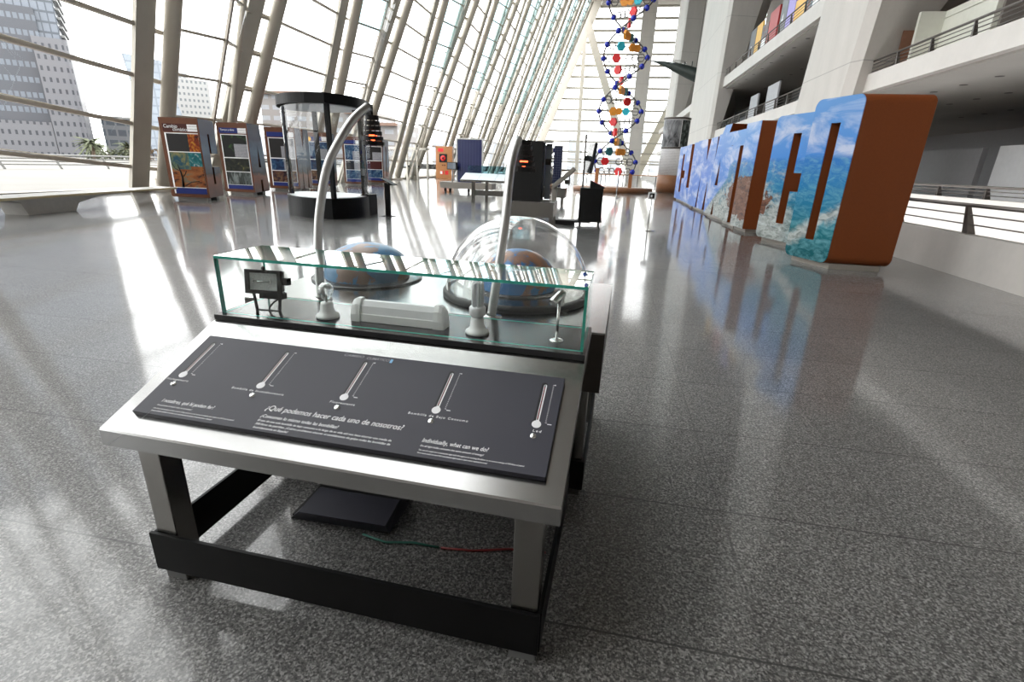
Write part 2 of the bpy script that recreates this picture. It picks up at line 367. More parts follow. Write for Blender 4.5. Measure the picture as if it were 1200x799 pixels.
M['pv'] = make_solar('photovoltaic_cells', (0.012, 0.016, 0.05), (0.16, 0.18, 0.26), 0.105, 0.105, 0.06)
M['curtain'] = make_solar('blue_collector_strips', (0.018, 0.026, 0.11), (0.04, 0.05, 0.17), 0.17, None, 0.12)
M['outground'] = simple('outdoor_paving', (0.23, 0.22, 0.204), 0.8, var=0.06, scale=0.4)
M['outrail'] = simple('outdoor_rail', (0.25, 0.25, 0.244), 0.5)
M['tower'] = make_facade('tower_curtain_wall', (0.0571, 0.0614, 0.0741), (0.12, 0.138, 0.166), 0.85, 2.6, 0.7, 0.36, 0.25)
M['towerglass'] = make_facade('tower_top_glazing', (0.0571, 0.0687, 0.0859), (0.143, 0.162, 0.195), 1.1, 1.7, 0.82, 0.78, 0.2)
M['stone'] = make_facade('stone_wing', (0.137, 0.137, 0.15), (0.0325, 0.0358, 0.0456), 0.95, 1.9, 0.38, 0.42)
M['whiteblock'] = make_facade('white_block_front', (0.348, 0.348, 0.343), (0.137, 0.148, 0.163), 0.85, 1.25, 0.45, 0.42)
M['leanblue'] = make_facade('blue_glass_tower', (0.224, 0.255, 0.296), (0.286, 0.326, 0.377), 1.4, 1.6, 0.8, 0.8, 0.25)
M['flats'] = make_facade('apartment_front', (0.235, 0.214, 0.204), (0.306, 0.316, 0.337), 4.0, 3.0, 0.7, 0.42)
M['darkblock'] = make_facade('dark_glass_block', (0.153, 0.158, 0.168), (0.0663, 0.0765, 0.0918), 2.2, 2.6, 0.8, 0.6)
M['brick'] = simple('brick_red_house', (0.214, 0.128, 0.0918), 0.8, var=0.15)
M['leaf'] = simple('grey_green_leaves', (0.0952, 0.107, 0.0595), 0.7, var=0.4, scale=4)
M['leafdry'] = simple('dry_hedge_leaves', (0.184, 0.133, 0.0816), 0.8, var=0.3, scale=4)
M['trunk'] = simple('palm_trunk', (0.20, 0.15, 0.11), 0.8)
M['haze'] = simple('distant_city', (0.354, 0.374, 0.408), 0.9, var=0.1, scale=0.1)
M['cablegreen'] = simple('green_cable', (0.03, 0.16, 0.12), 0.4)
M['cablered'] = simple('red_cable', (0.22, 0.02, 0.02), 0.4)
M['filament'] = simple('bulb_filament', (0.45, 0.45, 0.42), 0.4, metal=0.5)
M['reflector'] = simple('lamp_reflector', (0.85, 0.87, 0.87), 0.3, var=0.15, scale=70)

# ------------------------------------------------------------------ mesh helpers
class MB:
    """collects shapes, then links them as ONE mesh object"""
    def __init__(s): s.v = []; s.f = []; s.m = []; s.sm = []
    def add(s, vs, fs, mi=0, smooth=False):
        o = len(s.v); s.v += [tuple(v) for v in vs]
        for f in fs: s.f.append(tuple(i+o for i in f)); s.m.append(mi); s.sm.append(smooth)
        return s
    def box(s, x0, x1, y0, y1, z0, z1, mi=0, bev=0.0):
        if bev:
            return s.rbox(x0, x1, y0, y1, z0, z1, bev, mi)
        vs = [(x, y, z) for z in (z0, z1) for y in (y0, y1) for x in (x0, x1)]
        return s.add(vs, [(0, 2, 3, 1), (4, 5, 7, 6), (0, 1, 5, 4), (2, 6, 7, 3), (0, 4, 6, 2), (1, 3, 7, 5)], mi)
    def rbox(s, x0, x1, y0, y1, z0, z1, b, mi=0):
        bm = bmesh.new()
        bmesh.ops.create_cube(bm, size=1.0)
        for v in bm.verts:
            v.co = Vector((x0+(v.co.x+.5)*(x1-x0), y0+(v.co.y+.5)*(y1-y0), z0+(v.co.z+.5)*(z1-z0)))
        bmesh.ops.bevel(bm, geom=list(bm.edges), offset=b, segments=2, affect='EDGES', profile=0.5)
        bm.verts.index_update()
        s.add([v.co.copy() for v in bm.verts], [[v.index for v in f.verts] for f in bm.faces], mi)
        bm.free(); return s
    def hexa(s, P, mi=0):
        """8 corners: bottom ring 0-3, top ring 4-7"""
        return s.add(P, [(0, 3, 2, 1), (4, 5, 6, 7), (0, 1, 5, 4), (1, 2, 6, 5), (2, 3, 7, 6), (3, 0, 4, 7)], mi)
    def prism(s, poly, axis, a, b, mi=0, holes=(), shear=None, side_mi=None):
        """2-D outline (optionally with holes) pushed along an axis. axis 'x': poly=(y,z); 'y': (x,z); 'z': (x,y)"""
        loops = [list(poly)] + [list(h) for h in holes]
        def pt(p, d):
            if axis == 'x': return (d, p[0], p[1])
            if axis == 'y': return (p[0], d, p[1])
            return (p[0], p[1], d)
        flat = [p for l in loops for p in l]
        tris = tessellate_polygon([[Vector((p[0], p[1], 0)) for p in l] for l in loops])
        n = len(flat)
        vs = [pt(p, a) for p in flat]+[pt(p, b) for p in flat]
        fs = [tuple(t) for t in tris]+[tuple(i+n for i in reversed(t)) for t in tris]
        ss = []; o = 0
        for l in loops:
            k = len(l)
            for i in range(k):
                j = (i+1) % k; ss.append((o+i, o+j, n+o+j, n+o+i))
            o += k
        if shear: vs = [shear(v) for v in vs]
        s.add(vs, fs, mi)
        base = len(s.v)-len(vs)
        for f in ss: s.f.append(tuple(i+base for i in f)); s.m.append(mi if side_mi is None else side_mi); s.sm.append(False)
        return s
    def lathe(s, prof, c=(0, 0, 0), n=32, mi=0, smooth=True, a0=0.0, a1=2*PI):
        full = abs(a1-a0-2*PI) < 1e-6
        k = n if full else n+1
        vs = []
        for i in range(k):
            a = a0+(a1-a0)*i/n
            for r, z in prof: vs.append((c[0]+r*math.cos(a), c[1]+r*math.sin(a), c[2]+z))
        m = len(prof); fs = []
        for i in range(n):
            j = (i+1) % k
            for q in range(m-1): fs.append((i*m+q, j*m+q, j*m+q+1, i*m+q+1))
        return s.add(vs, fs, mi, smooth)
    def tube(s, pts, r, n=12, mi=0, cap=True, smooth=True, radii=None):
        pts = [Vector(p) for p in pts]; vs = []; N = len(pts)
        t0 = (pts[1]-pts[0]).normalized()
        up = Vector((0, 0, 1)) if abs(t0.z) < 0.9 else Vector((1, 0, 0))
        x = t0.cross(up).normalized()
        for i, p in enumerate(pts):
            t = (pts[min(i+1, N-1)]-pts[max(i-1, 0)]).normalized()
            x = (x-t*x.dot(t)).normalized(); y = t.cross(x)
            rr = radii[i] if radii else r
            for k in range(n):
                a = 2*PI*k/n; vs.append(p+(x*math.cos(a)+y*math.sin(a))*rr)
        fs = []
        for i in range(N-1):
            for k in range(n):
                q = (k+1) % n; fs.append((i*n+k, i*n+q, (i+1)*n+q, (i+1)*n+k))
        s.add(vs, fs, mi, smooth)
        if cap:
            o = len(s.v)-len(vs)
            s.f.append(tuple(o+k for k in reversed(range(n)))); s.m.append(mi); s.sm.append(False)
            s.f.append(tuple(o+(N-1)*n+k for k in range(n))); s.m.append(mi); s.sm.append(False)
        return s
    def bar(s, a, b, w, h, mi=0, up=(0, 0, 1)):
        """a straight flat bar from a to b, w across, h along 'up'"""
        a, b = Vector(a), Vector(b); t = (b-a).normalized(); up = Vector(up)
        x = t.cross(up).normalized(); y = x.cross(t).normalized()
        P = []
        for e in (a, b):
            for i, j in ((-1, -1), (1, -1), (1, 1), (-1, 1)): P.append(e+x*(w/2*i)+y*(h/2*j))
        return s.hexa(P, mi)
    def ball(s, c, r, n=14, m=8, mi=0, sc=(1, 1, 1)):
        vs = [(c[0], c[1], c[2]-r*sc[2])]
        for j in range(1, m):
            t = PI*j/m
            for i in range(n):
                a = 2*PI*i/n
                vs.append((c[0]+r*sc[0]*math.sin(t)*math.cos(a), c[1]+r*sc[1]*math.sin(t)*math.sin(a), c[2]-r*sc[2]*math.cos(t)))
        vs.append((c[0], c[1], c[2]+r*sc[2])); L = len(vs)-1
        fs = [(0, 1+(i+1) % n, 1+i) for i in range(n)]
        for j in range(m-2):
            for i in range(n):
                q = (i+1) % n; fs.append((1+j*n+i, 1+j*n+q, 1+(j+1)*n+q, 1+(j+1)*n+i))
        o = 1+(m-2)*n
        fs += [(o+i, o+(i+1) % n, L) for i in range(n)]
        return s.add(vs, fs, mi, True)
    def quad(s, a, b, c, d, mi=0): return s.add([a, b, c, d], [(0, 1, 2, 3)], mi)
    def build(s, name, mats, parent=None, kind=None):
        me = bpy.data.meshes.new(name)
        me.from_pydata(s.v, [], s.f)
        for m in (mats if isinstance(mats, (list, tuple)) else [mats]): me.materials.append(M[m] if isinstance(m, str) else m)
        me.polygons.foreach_set('material_index', s.m); me.polygons.foreach_set('use_smooth', s.sm)
        bm = bmesh.new(); bm.from_mesh(me); bmesh.ops.recalc_face_normals(bm, faces=bm.faces); bm.to_mesh(me); bm.free()
        me.update()
        o = bpy.data.objects.new(name, me); COL.objects.link(o)
        if parent: o.parent = parent
        if kind: o['kind'] = kind
        return o
def thing(name, label, cat, loc=(0, 0, 0), rz=0.0, group=None):
    o = bpy.data.objects.new(name, None); COL.objects.link(o)
    o.empty_display_size = 0.1
    o.location = loc; o.rotation_euler = (0, 0, rz)
    o['label'] = label; o['category'] = cat
    if group: o['group'] = group
    return o
def tag(o, label, cat, group=None):
    o['label'] = label; o['category'] = cat
    if group: o['group'] = group
    return o
def struct(mb, name, mats, parent=None):
    o = mb.build(name, mats, parent); o['kind'] = 'structure'; return o
def dup(root, loc, rz=None, label=None):
    r = root.copy(); COL.objects.link(r); r.location = loc
    if rz is not None: r.rotation_euler = (0, 0, rz)
    if label: r['label'] = label
    for ch in list(root.children):
        c = ch.copy(); COL.objects.link(c); c.parent = r
        for g in list(ch.children):
            d = g.copy(); COL.objects.link(d); d.parent = c
    return r
def text(name, body, size, mat, parent, mat_local, shear=0.0, align='LEFT', spacing=1.0, width=None):
    cu = bpy.data.curves.new(name, 'FONT'); cu.body = body; cu.size = size; cu.shear = shear
    cu.align_x = align; cu.space_character = spacing; cu.extrude = 0.0002; cu.offset = min(size*0.010, 0.00022)
    cu.materials.append(M[mat])
    o = bpy.data.objects.new(name, cu); COL.objects.link(o); o.parent = parent
    if width:                       # set the real width of the line
        bpy.context.view_layer.update()
        w = o.dimensions.x
        if w > 1e-6: mat_local = mat_local @ Matrix.Diagonal((width/w, 1, 1, 1))
    bpy.context.view_layer.update()
    me = bpy.data.meshes.new_from_object(o.evaluated_get(bpy.context.evaluated_depsgraph_get()))
    bpy.data.objects.remove(o); bpy.data.curves.remove(cu)
    o = bpy.data.objects.new(name, me); COL.objects.link(o); o.parent = parent
    o.matrix_local = mat_local
    return o
def round_poly(poly, r, n=5, only=None):
    out = []; k = len(poly)
    for i in range(k):
        p = Vector(poly[i]); a = Vector(poly[i-1]); b = Vector(poly[(i+1) % k])
        if only is not None and i not in only: out.append(tuple(p)); continue
        da = (a-p).normalized(); db = (b-p).normalized()
        ang = da.angle(db); t = r/math.tan(ang/2)
        p0 = p+da*t; c = p+(da+db).normalized()*(r/math.sin(ang/2)); p1 = p+db*t
        a0 = math.atan2(p0.y-c.y, p0.x-c.x); a1 = math.atan2(p1.y-c.y, p1.x-c.x)
        d = (a1-a0+PI) % (2*PI)-PI
        for j in range(n+1):
            t_ = a0+d*j/n; out.append((c.x+r*math.cos(t_), c.y+r*math.sin(t_)))
    return out

# ------------------------------------------------------------------ the hall: floor, glass front, far end, roof, galleries
XF, TL = -19.0, 0.3864                    # foot of the glass front, its lean inward per metre of height
def FX(z): return XF+TL*z
HT, YE, Y0 = 34.0, 120.0, -45.0
struct(MB().box(XF-0.6, 6.62, Y0, YE+2, -0.3, 0), 'floor', 'granite')

def YA(k, z): return 19.1+12.45*k-0.10*z
def YB(k, z): return 23.4+12.35*k+0.085*z
def YFA(k, z): return YA(k, z)-0.9
def YFB(k, z): return YB(k, z)-1.12
K0, K1 = -3, 7
tn = 1
for k in range(K0, K1+1):
    for Yc, Yf in ((YA, YFA), (YB, YFB)):
        if Yc(k, 0) > YE-1: continue
        b = MB().tube([(FX(0)+0.25, Yc(k, 0), 0), (FX(HT)+0.25, Yc(k, HT), HT)], 0.275, 20)
        b.lathe([(0.55, 0.0), (0.55, 0.1), (0.33, 0.14), (0.30, 0.5)], (FX(0)+0.27, Yc(k, 0), 0), 20)
        struct(b, 'trim_%d' % tn, 'paint'); tn += 1
        b = MB(); w = 0.4 if Yc is YA else 0.48
        P = [(FX(z)-dx, Yf(k, z)+dy, z) for z in (0, HT) for dx, dy in ((0.14, -w), (-0.02, -w), (-0.02, w), (0.14, w))]
        b.hexa(P); struct(b, 'trim_%d' % tn, 'paint2'); tn += 1
    if YA(k, 0) < YE-5:
        b = MB().tube([(FX(0)+0.35, YA(k, 0)+3.4, 0), (FX(HT)+0.35, YA(k, HT)+3.4, HT)], 0.13, 12)
        struct(b, 'trim_%d' % tn, 'paint'); tn += 1
wn = 1
LEV = [1.6+1.5*i for i in range(-1, 22)]
for k in range(K0, K1+2):
    # wide pane between the clusters
    ya = lambda z: YFB(k-1, z)+0.3
    yb = lambda z: YFA(k, z)-0.3
    if yb(0) < YE:
        g = MB(); g.quad((FX(0)-0.15, ya(0), 0), (FX(0)-0.15, yb(0), 0), (FX(HT)-0.15, yb(HT), HT), (FX(HT)-0.15, ya(HT), HT))
        win = struct(g, 'window_%d' % wn, 'window'); wn += 1
        fr = MB()
        for i, z in enumerate(LEV):
            z0, z1 = z, z
            if k == 0:           # the nearest bay's rails fall towards the far column
                z0 = {0: 0.35, 1: 1.75, 2: 3.3, 3: 4.75, 4: 6.05}.get(i, z); z1 = {0: -0.4, 1: 0.9, 2: 2.47, 3: 4.13, 4: 5.75}.get(i, z)
                if z1 < 0: continue
            fr.bar((FX(z0)-0.1, ya(z0)-1.3, z0), (FX(z1)-0.1, yb(z1)+1.1, z1), 0.16, 0.13 if k == 0 else 0.085)
            fr.bar((FX(z0)-0.2, ya(z0)-0.3, z0+0.09), (FX(z1)-0.2, yb(z1)+0.4, z1+0.09), 0.05, 0.03)
        struct(fr, 'frame', 'mullion', win)
    if k > K1 or YA(k, 0) > YE-5: continue
    # folded panes inside the cluster
    rid = 0.75
    yr = lambda z: YA(k, z)+1.6+0.09*z
    g = MB()
    zc = 9.0             # above this, sky reflection is put into the panes as a cyan tint
    g.quad((FX(0), YA(k, 0), 0), (FX(0)+rid, yr(0), 0), (FX(zc)+rid, yr(zc), zc), (FX(zc), YA(k, zc), zc), 1)
    g.quad((FX(zc), YA(k, zc), zc), (FX(zc)+rid, yr(zc), zc), (FX(HT)+rid, yr(HT), HT), (FX(HT), YA(k, HT), HT), 0)
    g.quad((FX(0)+rid, yr(0), 0), (FX(0)-0.1, YFB(k, 0), 0), (FX(HT)-0.1, YFB(k, HT), HT), (FX(HT)+rid, yr(HT), HT), 1)
    win = struct(g, 'window_%d' % wn, ['windowcyan' if k > 0 else 'window', 'window']); wn += 1
    fr = MB()
    for i, z in enumerate(LEV):
        zz = z-0.12*(k == 0)
        if zz < 0.3: continue
        fr.bar((FX(zz), YA(k, zz), zz), (FX(zz)+rid, yr(zz), zz), 0.1, 0.09)
        fr.bar((FX(zz)+rid, yr(zz), zz), (FX(zz)-0.1, YFB(k, zz), zz), 0.1, 0.09)
        fr.bar((FX(zz)-0.1, YFB(k, zz), zz), (FX(zz)+0.1, YB(k, zz), zz), 0.1, 0.09)
    fr.bar((FX(0)+rid, yr(0), 0), (FX(HT)+rid, yr(HT), HT), 0.12, 0.12, up=(0, 1, 0))
    struct(fr, 'frame', 'mullion', win)
struct(MB().box(XF-0.7, XF-0.1, Y0, YE, -0.3, 0.16), 'baseboard_left', 'concrete2')
struct(MB().box(XF-2, 46, -14.5, -14, 0, HT), 'wall_light_block', 'concrete2')  # unseen wall added behind the camera to hold back light
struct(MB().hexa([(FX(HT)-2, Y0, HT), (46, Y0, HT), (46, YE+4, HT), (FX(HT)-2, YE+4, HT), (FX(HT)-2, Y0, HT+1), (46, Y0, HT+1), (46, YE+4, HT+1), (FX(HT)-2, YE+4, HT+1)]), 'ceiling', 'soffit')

# far end: sloping edge of the glass front, white frame, louvres over the glazing
b = MB()
for z in [2.6+2.15*i for i in range(15)]:
    b.box(FX(z)+0.2, 30, YE-0.1, YE+0.5, z, z+0.34)
struct(b, 'trim_%d' % tn, 'mullion2'); tn += 1
b = MB()
b.bar((FX(0)+0.3, YE-1.0, 0), (FX(HT)+0.3, YE-1.0, HT), 1.6, 0.9, up=(0, 1, 0))
b.bar((-7.7, YE-1.4, 30), (4.6, YE-1.4, 0.0), 1.5, 0.8, up=(0, 1, 0))
b.bar((-7.9, YE-1.2, 29), (-7.6, YE-1.2, 0.0), 0.8, 0.6, up=(0, 1, 0))
struct(b, 'trim_%d' % tn, 'paint'); tn += 1
struct(MB().box(3.3, 6.0, YE-3.4, YE-1.8, 0, HT), 'trim_%d' % tn, 'concrete'); tn += 1
struct(MB().bar((19, YE+3.5, 33.5), (5.6, YE+3.5, -0.2), 2.0, 1.5, up=(0, 1, 0)), 'trim_%d' % tn, 'paint'); tn += 1
g = MB(); g.quad((FX(0), YE+0.55, 0), (45, YE+0.55, 0), (45, YE+0.55, HT), (FX(HT), YE+0.55, HT))
win = struct(g, 'window_%d' % wn, 'window'); wn += 1
fr = MB()
for i in range(14): fr.box(-17+4.2*i, -16.85+4.2*i, YE+0.2, YE+0.4, 0, 3.4)
fr.box(-18, 30, YE+0.1, YE+0.5, 3.2, 3.5); fr.box(-18, 30, YE+0.2, YE+0.4, 1.5, 1.6)
struct(fr, 'frame', 'paint2', win)

# right side: parapet, void, galleries, great columns
XP = 6.3
struct(MB().prism([(XP, 0), (XP+0.3, 0), (XP+0.42, 0.6), (XP+0.42, 0.70), (XP+0.03, 0.72)], 'y', Y0, 110), 'wall_parapet', 'concrete2')
struct(MB().box(XP+0.32, 46, Y0, YE, -4.3, -4.0), 'floor_lower', 'concrete2')
struct(MB().box(8.9, 9.2, Y0, 110, -4.0, 1.22), 'wall_gallery', 'slabedge')
struct(MB().box(9.2, 45, Y0, YE, -0.1, 0.05), 'floor_gallery', 'soffit')
XS = 9.0
struct(MB().prism([(XS, 4.62), (45, 4.62), (45, 5.0), (XS+0.3, 5.0), (XS+0.1, 5.22), (XS, 5.22)], 'y', Y0, 115), 'ceiling_ground', ['slabedge'])
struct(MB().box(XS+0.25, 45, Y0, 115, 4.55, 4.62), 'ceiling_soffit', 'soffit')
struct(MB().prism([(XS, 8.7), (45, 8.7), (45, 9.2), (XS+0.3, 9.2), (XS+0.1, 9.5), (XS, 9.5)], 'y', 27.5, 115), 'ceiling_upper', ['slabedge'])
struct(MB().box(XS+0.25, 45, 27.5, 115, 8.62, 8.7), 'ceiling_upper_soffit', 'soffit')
struct(MB().box(22, 22.4, Y0, 115, 0, 4.6), 'wall_back', 'greypanel')
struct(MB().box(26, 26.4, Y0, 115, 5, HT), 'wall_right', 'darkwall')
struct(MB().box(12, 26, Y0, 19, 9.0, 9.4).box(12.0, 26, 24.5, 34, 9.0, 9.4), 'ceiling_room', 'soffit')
def column(Y1, l1, Y5, l5, X3, g3, Yb, name):
    """great concrete tree column: a facetted pier that leans and spreads as it rises"""
    b = MB()
    def ring(z):
        y1 = Y1-l1*z; y5 = Y5-l5*z; x3 = max(9.3, X3+g3*z)
        return [(8.42, y1+0.5, z), (8.66, y1, z), (x3, y1+0.25*(x3-8.66), z), (x3+3.0, Yb, z), (8.42, y5, z)]
    zs = [0, 2, 3.5, 5.4, 7, 8.5, 12, 18, 26, HT]
    rs = [ring(z) for z in zs]; n = 5
    vs = [p for r in rs for p in r]
    fs = [(i*n+j, i*n+(j+1) % n, (i+1)*n+(j+1) % n, (i+1)*n+j) for i in range(len(zs)-1) for j in range(n)]
    b.add(vs, fs); struct(b, name, 'concrete')
column(23.6, 0.2, 29.25, 0.23, 7.2, 0.5, 28.6, 'trim_%d' % tn); tn += 1
column(51.9, 0.08, 67.0, 0.115, 8.5, 0.17, 64.0, 'trim_%d' % tn); tn += 1
column(88.0, 0.08, 99.0, 0.1, 8.5, 0.17, 97.0, 'trim_%d' % tn); tn += 1

# recessed rooms of the first gallery
struct(MB().box(9.85, 10.6, 21.8, 21.95, 5.0, 7.0).box(10.6, 10.75, 19.2, 21.8, 5.0, 7.0).box(10.57, 10.6, 19.2, 21.8, 6.78, 6.81), 'wall_room', 'palewall')
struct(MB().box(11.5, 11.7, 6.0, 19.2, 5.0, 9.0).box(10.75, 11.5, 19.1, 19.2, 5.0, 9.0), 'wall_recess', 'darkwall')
struct(MB().box(9.76, 10.2, 22.5, 22.56, 5.0, 6.6), 'door_1', 'brownwall')
struct(MB().box(11.5, 11.7, 60, 75, 5.0, 8.62), 'wall_gallery_far', 'palewall')

# ------------------------------------------------------------------ outdoors beyond the glass
struct(MB().box(-400, XF-0.6, -150, 400, -0.5, -0.06), 'ground_outside', 'outground')
struct(MB().box(-200, 200, YE+2, 500, -0.5, -0.06), 'ground_beyond', 'outground')

# ------------------------------------------------------------------ front table with its slanted panel
TY = R(-1.97461); TB = (-0.099, 1.229, 0.0)
ct, st_ = math.cos(TY), math.sin(TY)
def TW(u, v, z=0.0): return (TB[0]+u*ct-v*st_, TB[1]+u*st_+v*ct, z)
table = thing('exhibit_table', 'brushed steel exhibit table with slanted slate panel in the foreground', 'table', TB, TY)
for (u0, u1, v0, v1, h) in ((-1.49, -1.40, 0.012, 0.10, 0.66), (-0.09, 0.0, 0.012, 0.10, 0.66), (-1.49, -1.40, 0.74, 0.83, 0.86), (-0.09, 0.0, 0.74, 0.83, 0.86)):
    lg = MB().rbox(u0, u1, v0, v1, 0.03, h, 0.003).build('leg', 'steel', table)
    MB().rbox(u0-0.001, u1+0.001, v0-0.001, v1+0.001, 0, 0.045, 0.002).build('foot_cap', 'footgrey', lg)
MB().rbox(-1.515, 0.01, -0.003, 0.011, 0.047, 0.219, 0.0015).build('rail', 'black', table)
MB().rbox(-1.515, 0.01, 0.831, 0.845, 0.047, 0.219, 0.0015).build('rail', 'black', table)
MB().rbox(-1.505, -1.491, 0.012, 0.83, 0.047, 0.219, 0.0015).build('rail', 'black', table)
MB().rbox(0.001, 0.015, 0.012, 0.83, 0.047, 0.219, 0.0015).build('rail', 'black', table)
prof = [(-0.055, 0.632), (-0.055, 0.690), (-0.051, 0.697), (0.497, 0.918), (0.512, 0.921), (0.865, 0.921), (0.87, 0.917), (0.87, 0.852), (0.50, 0.852), (-0.035, 0.632)]
MB().prism(prof, 'x', -1.545, 0.055).build('tabletop', 'steel_top', table)
# information panel: its own plane, 21.8 degrees
SL = math.atan(0.4)
def slant_m(u, s, h=0.0):
    """matrix on the panel's face: x along the table, y up the slope"""
    v = -0.055+0.004+s*math.cos(SL); z = 0.697+s*math.sin(SL)
    return Matrix.Translation((u, v-h*math.sin(SL), z+h*math.cos(SL))) @ Matrix.Rotation(SL, 4, 'X')
S0, S1 = 0.072, 0.486                     # panel's lower and upper edge up the slope
PTH = 0.022
pan = MB().rbox(0, 1.462, 0, S1-S0, 0.0005, PTH, 0.0015).build('information_panel', 'panel', table)
pan.matrix_local = slant_m(-1.465, S0)
def on_panel(u, z):
    """point on the panel's face from table u and height z"""
    s = (z-0.697-PTH*math.cos(SL))/math.sin(SL)
    return Matrix.Translation((u+1.465, s-S0, PTH+0.0003))
names = ['Halogenuro', 'Bombilla de Incandescencia', 'Fluorescente', 'Bombilla de Bajo Consumo', 'Led']
us = [-1.413, -1.081, -0.749, -0.409, -0.067]; lw_ = [0.092, 0.211, 0.094, 0.209, 0.028]
for i, (u, nm) in enumerate(zip(us, names)):
    x = u+1.465
    sb = on_panel(u, 0.8175).translation.y; stp = on_panel(u, 0.883).translation.y
    z = PTH+0.0004
    t = MB()
    def stad(x0, x1, y0, y1, zz, mi):
        r = (x1-x0)/2; p = []
        for j in range(9): a = PI*j/8; p.append(((x0+x1)/2+r*math.cos(a), y1-r+r*math.sin(a)))
        p += [(x0, y0), (x1, y0)]
        t.prism(p, 'z', zz-0.0008, zz, mi)
    stad(x-0.0105, x+0.0085, sb, stp+0.006, z, 1)                         # dark slot cut in the panel
    def disc(cx, cy, r, zz, mi):
        t.prism([(cx+r*math.cos(2*PI*j/20), cy+r*math.sin(2*PI*j/20)) for j in range(20)], 'z', zz-0.0008, zz, mi)
    disc(x-0.001, sb-0.004, 0.0165, z+0.0002, 1)
    disc(x+0.0015, sb-0.006, 0.0155, z+0.0006, 0)
    stad(x-0.0025, x+0.008, sb, stp-0.004, z+0.0008, 0)
    stad(x-0.0005, x+0.0035, sb+0.012, stp-0.006, z+0.0012, 1)
    for j in range(26):
        yy = sb+0.016+j*(stp-sb-0.03)/26
        t.box(x+0.0002, x+0.0028, yy, yy+0.0028, z+0.0012, z+0.0016, 2)
    t.build('thermometer', ['print', 'blackmat', 'led_red'], pan)
    sc = MB()
    for j in range(22):
        yy = sb+0.004+j*(stp-sb-0.006)/21
        sc.box(x+0.028, x+0.028+(0.004 if j % 7 else 0.006), yy, yy+0.0016, PTH, PTH+0.0006)
    sc.box(x+0.036, x+0.050, sb-0.002, sb+0.001, PTH, PTH+0.0006); sc.box(x+0.034, x+0.038, stp-0.003, stp+0.001, PTH, PTH+0.0006)
    sc.build('scale', 'print', pan)
    mb = on_panel(u, 0.8035); mb.translation.x = x+({0: 0.0, 1: 0.006, 2: 0.008, 3: 0.016, 4: 0.008}[i])
    text('lettering', nm, 0.0135, 'print', pan, mb @ Matrix.Translation((-lw_[i]/2, 0, 0)), 0.1, 'LEFT', 1.35, lw_[i])
    bt = MB().lathe([(0.0, 0.005), (0.007, 0.0048), (0.0095, 0.003), (0.0105, 0.0)], (x, on_panel(u, 0.797).translation.y, PTH), 20)
    bt.lathe([(0.004, 0.0062), (0.0072, 0.0055)], (x, on_panel(u, 0.797).translation.y, PTH), 16)
    bt.build('push_button', 'chrome', pan)['label'] = 'small round chrome push button'
def line(body, u, z, w, size, shear=0.22, mat='print', sp=1.0):
    text('lettering', body, size, mat, pan, on_panel(u, z), shear, 'LEFT', sp, w)
line('¿Qué podemos hacer cada uno de nosotros?', -0.995, 0.7775, 0.507, 0.031)
line('¿Consumen lo mismo todas las bombillas?', -0.992, 0.7655, 0.289, 0.0185)
line('El uso de una sola bombilla de bajo consumo a lo largo de su vida util nos hace ahorrar una media de', -0.992, 0.7590, 0.485, 0.0115)
line('300 litros de petróleo. ¿Cuánto podríamos ahorrar si cambiáramos de golpe todas las bombillas de', -0.992, 0.7535, 0.487, 0.0115)
line('incandescencia en España?', -0.990, 0.7480, 0.130, 0.0115)
line('I nosaltres, què hi podem fer?', -1.393, 0.7655, 0.213, 0.0215)
line('Consumeixen el mateix totes les bombetes?', -1.396, 0.7588, 0.143, 0.0085)
line("L'ús d'una sola bombeta de baix consum al llarg de la seua vida útil ens fa estalviar una mitjana de 300 litres de petroli", -1.398, 0.7532, 0.325, 0.0075)
line('Quant podríem estalviar si canviàrem de colp totes les bombetes d\'incandescència a Espanya?', -1.398, 0.7492, 0.325, 0.0075)
line('Individually, what can we do?', -0.410, 0.7655, 0.217, 0.0225)
line('Do all light bulbs consume the same amount of energy?', -0.409, 0.7590, 0.207, 0.0095)
line('The use of a single low consumption light bulb throughout its working life allows us to save an average of 300 litres of petrol', -0.409, 0.7532, 0.336, 0.0075)
line('How much could we save if all incandescent light bulbs in Spain were replaced at once?', -0.409, 0.7492, 0.225, 0.0075)
line('CAMBIO', -0.852, 0.8895, 0.082, 0.017, 0.2, 'printdim'); line('CLIMÁTICO', -0.757, 0.8885, 0.092, 0.017, 0.2, 'printdim')
MB().box(-0.660+1.465, -0.650+1.465, on_panel(0, 0.8865).translation.y, on_panel(0, 0.8935).translation.y, PTH, PTH+0.0008).build('logo_patch', 'printblue', pan)

# ------------------------------------------------------------------ glass case on the front table
case = thing('glass_display_case', 'long clear glass case with green edges on a black board, on the steel table', 'display case', TW(0, 0), TY)
ZB = 0.9225
MB().rbox(-1.548, 0.053, 0.512, 0.868, ZB, ZB+0.024, 0.002).build('base_board', 'blackgloss', case)
GZ0, GZ1 = ZB+0.0243, 1.196
gu0, gu1, gv0, gv1 = -1.533, 0.042, 0.545, 0.85; gt = 0.0115
def pane(x0, x1, y0, y1, z0, z1, thin, mat):
    """one sheet: clear faces, green edges"""
    b = MB()
    b.box(x0, x1, y0, y1, z0, z1)
    # box faces order: -z,+z,-y,+y,-x,+x
    for i, ax in enumerate('zzyyxx'): b.m[i] = 0 if ax == thin else 1
    o = b.build('glass_pane', [mat, 'glassedge'], case); return o
pane(gu0, gu1, gv0, gv0+gt, GZ0, GZ1-gt-0.0005, 'y', 'glass')
pane(gu0, gu1, gv1-gt, gv1, GZ0, GZ1-gt-0.0005, 'y', 'glass')
pane(gu0, gu0+gt, gv0+gt+0.0003, gv1-gt-0.0003, GZ0, GZ1-gt-0.0005, 'x', 'glass')
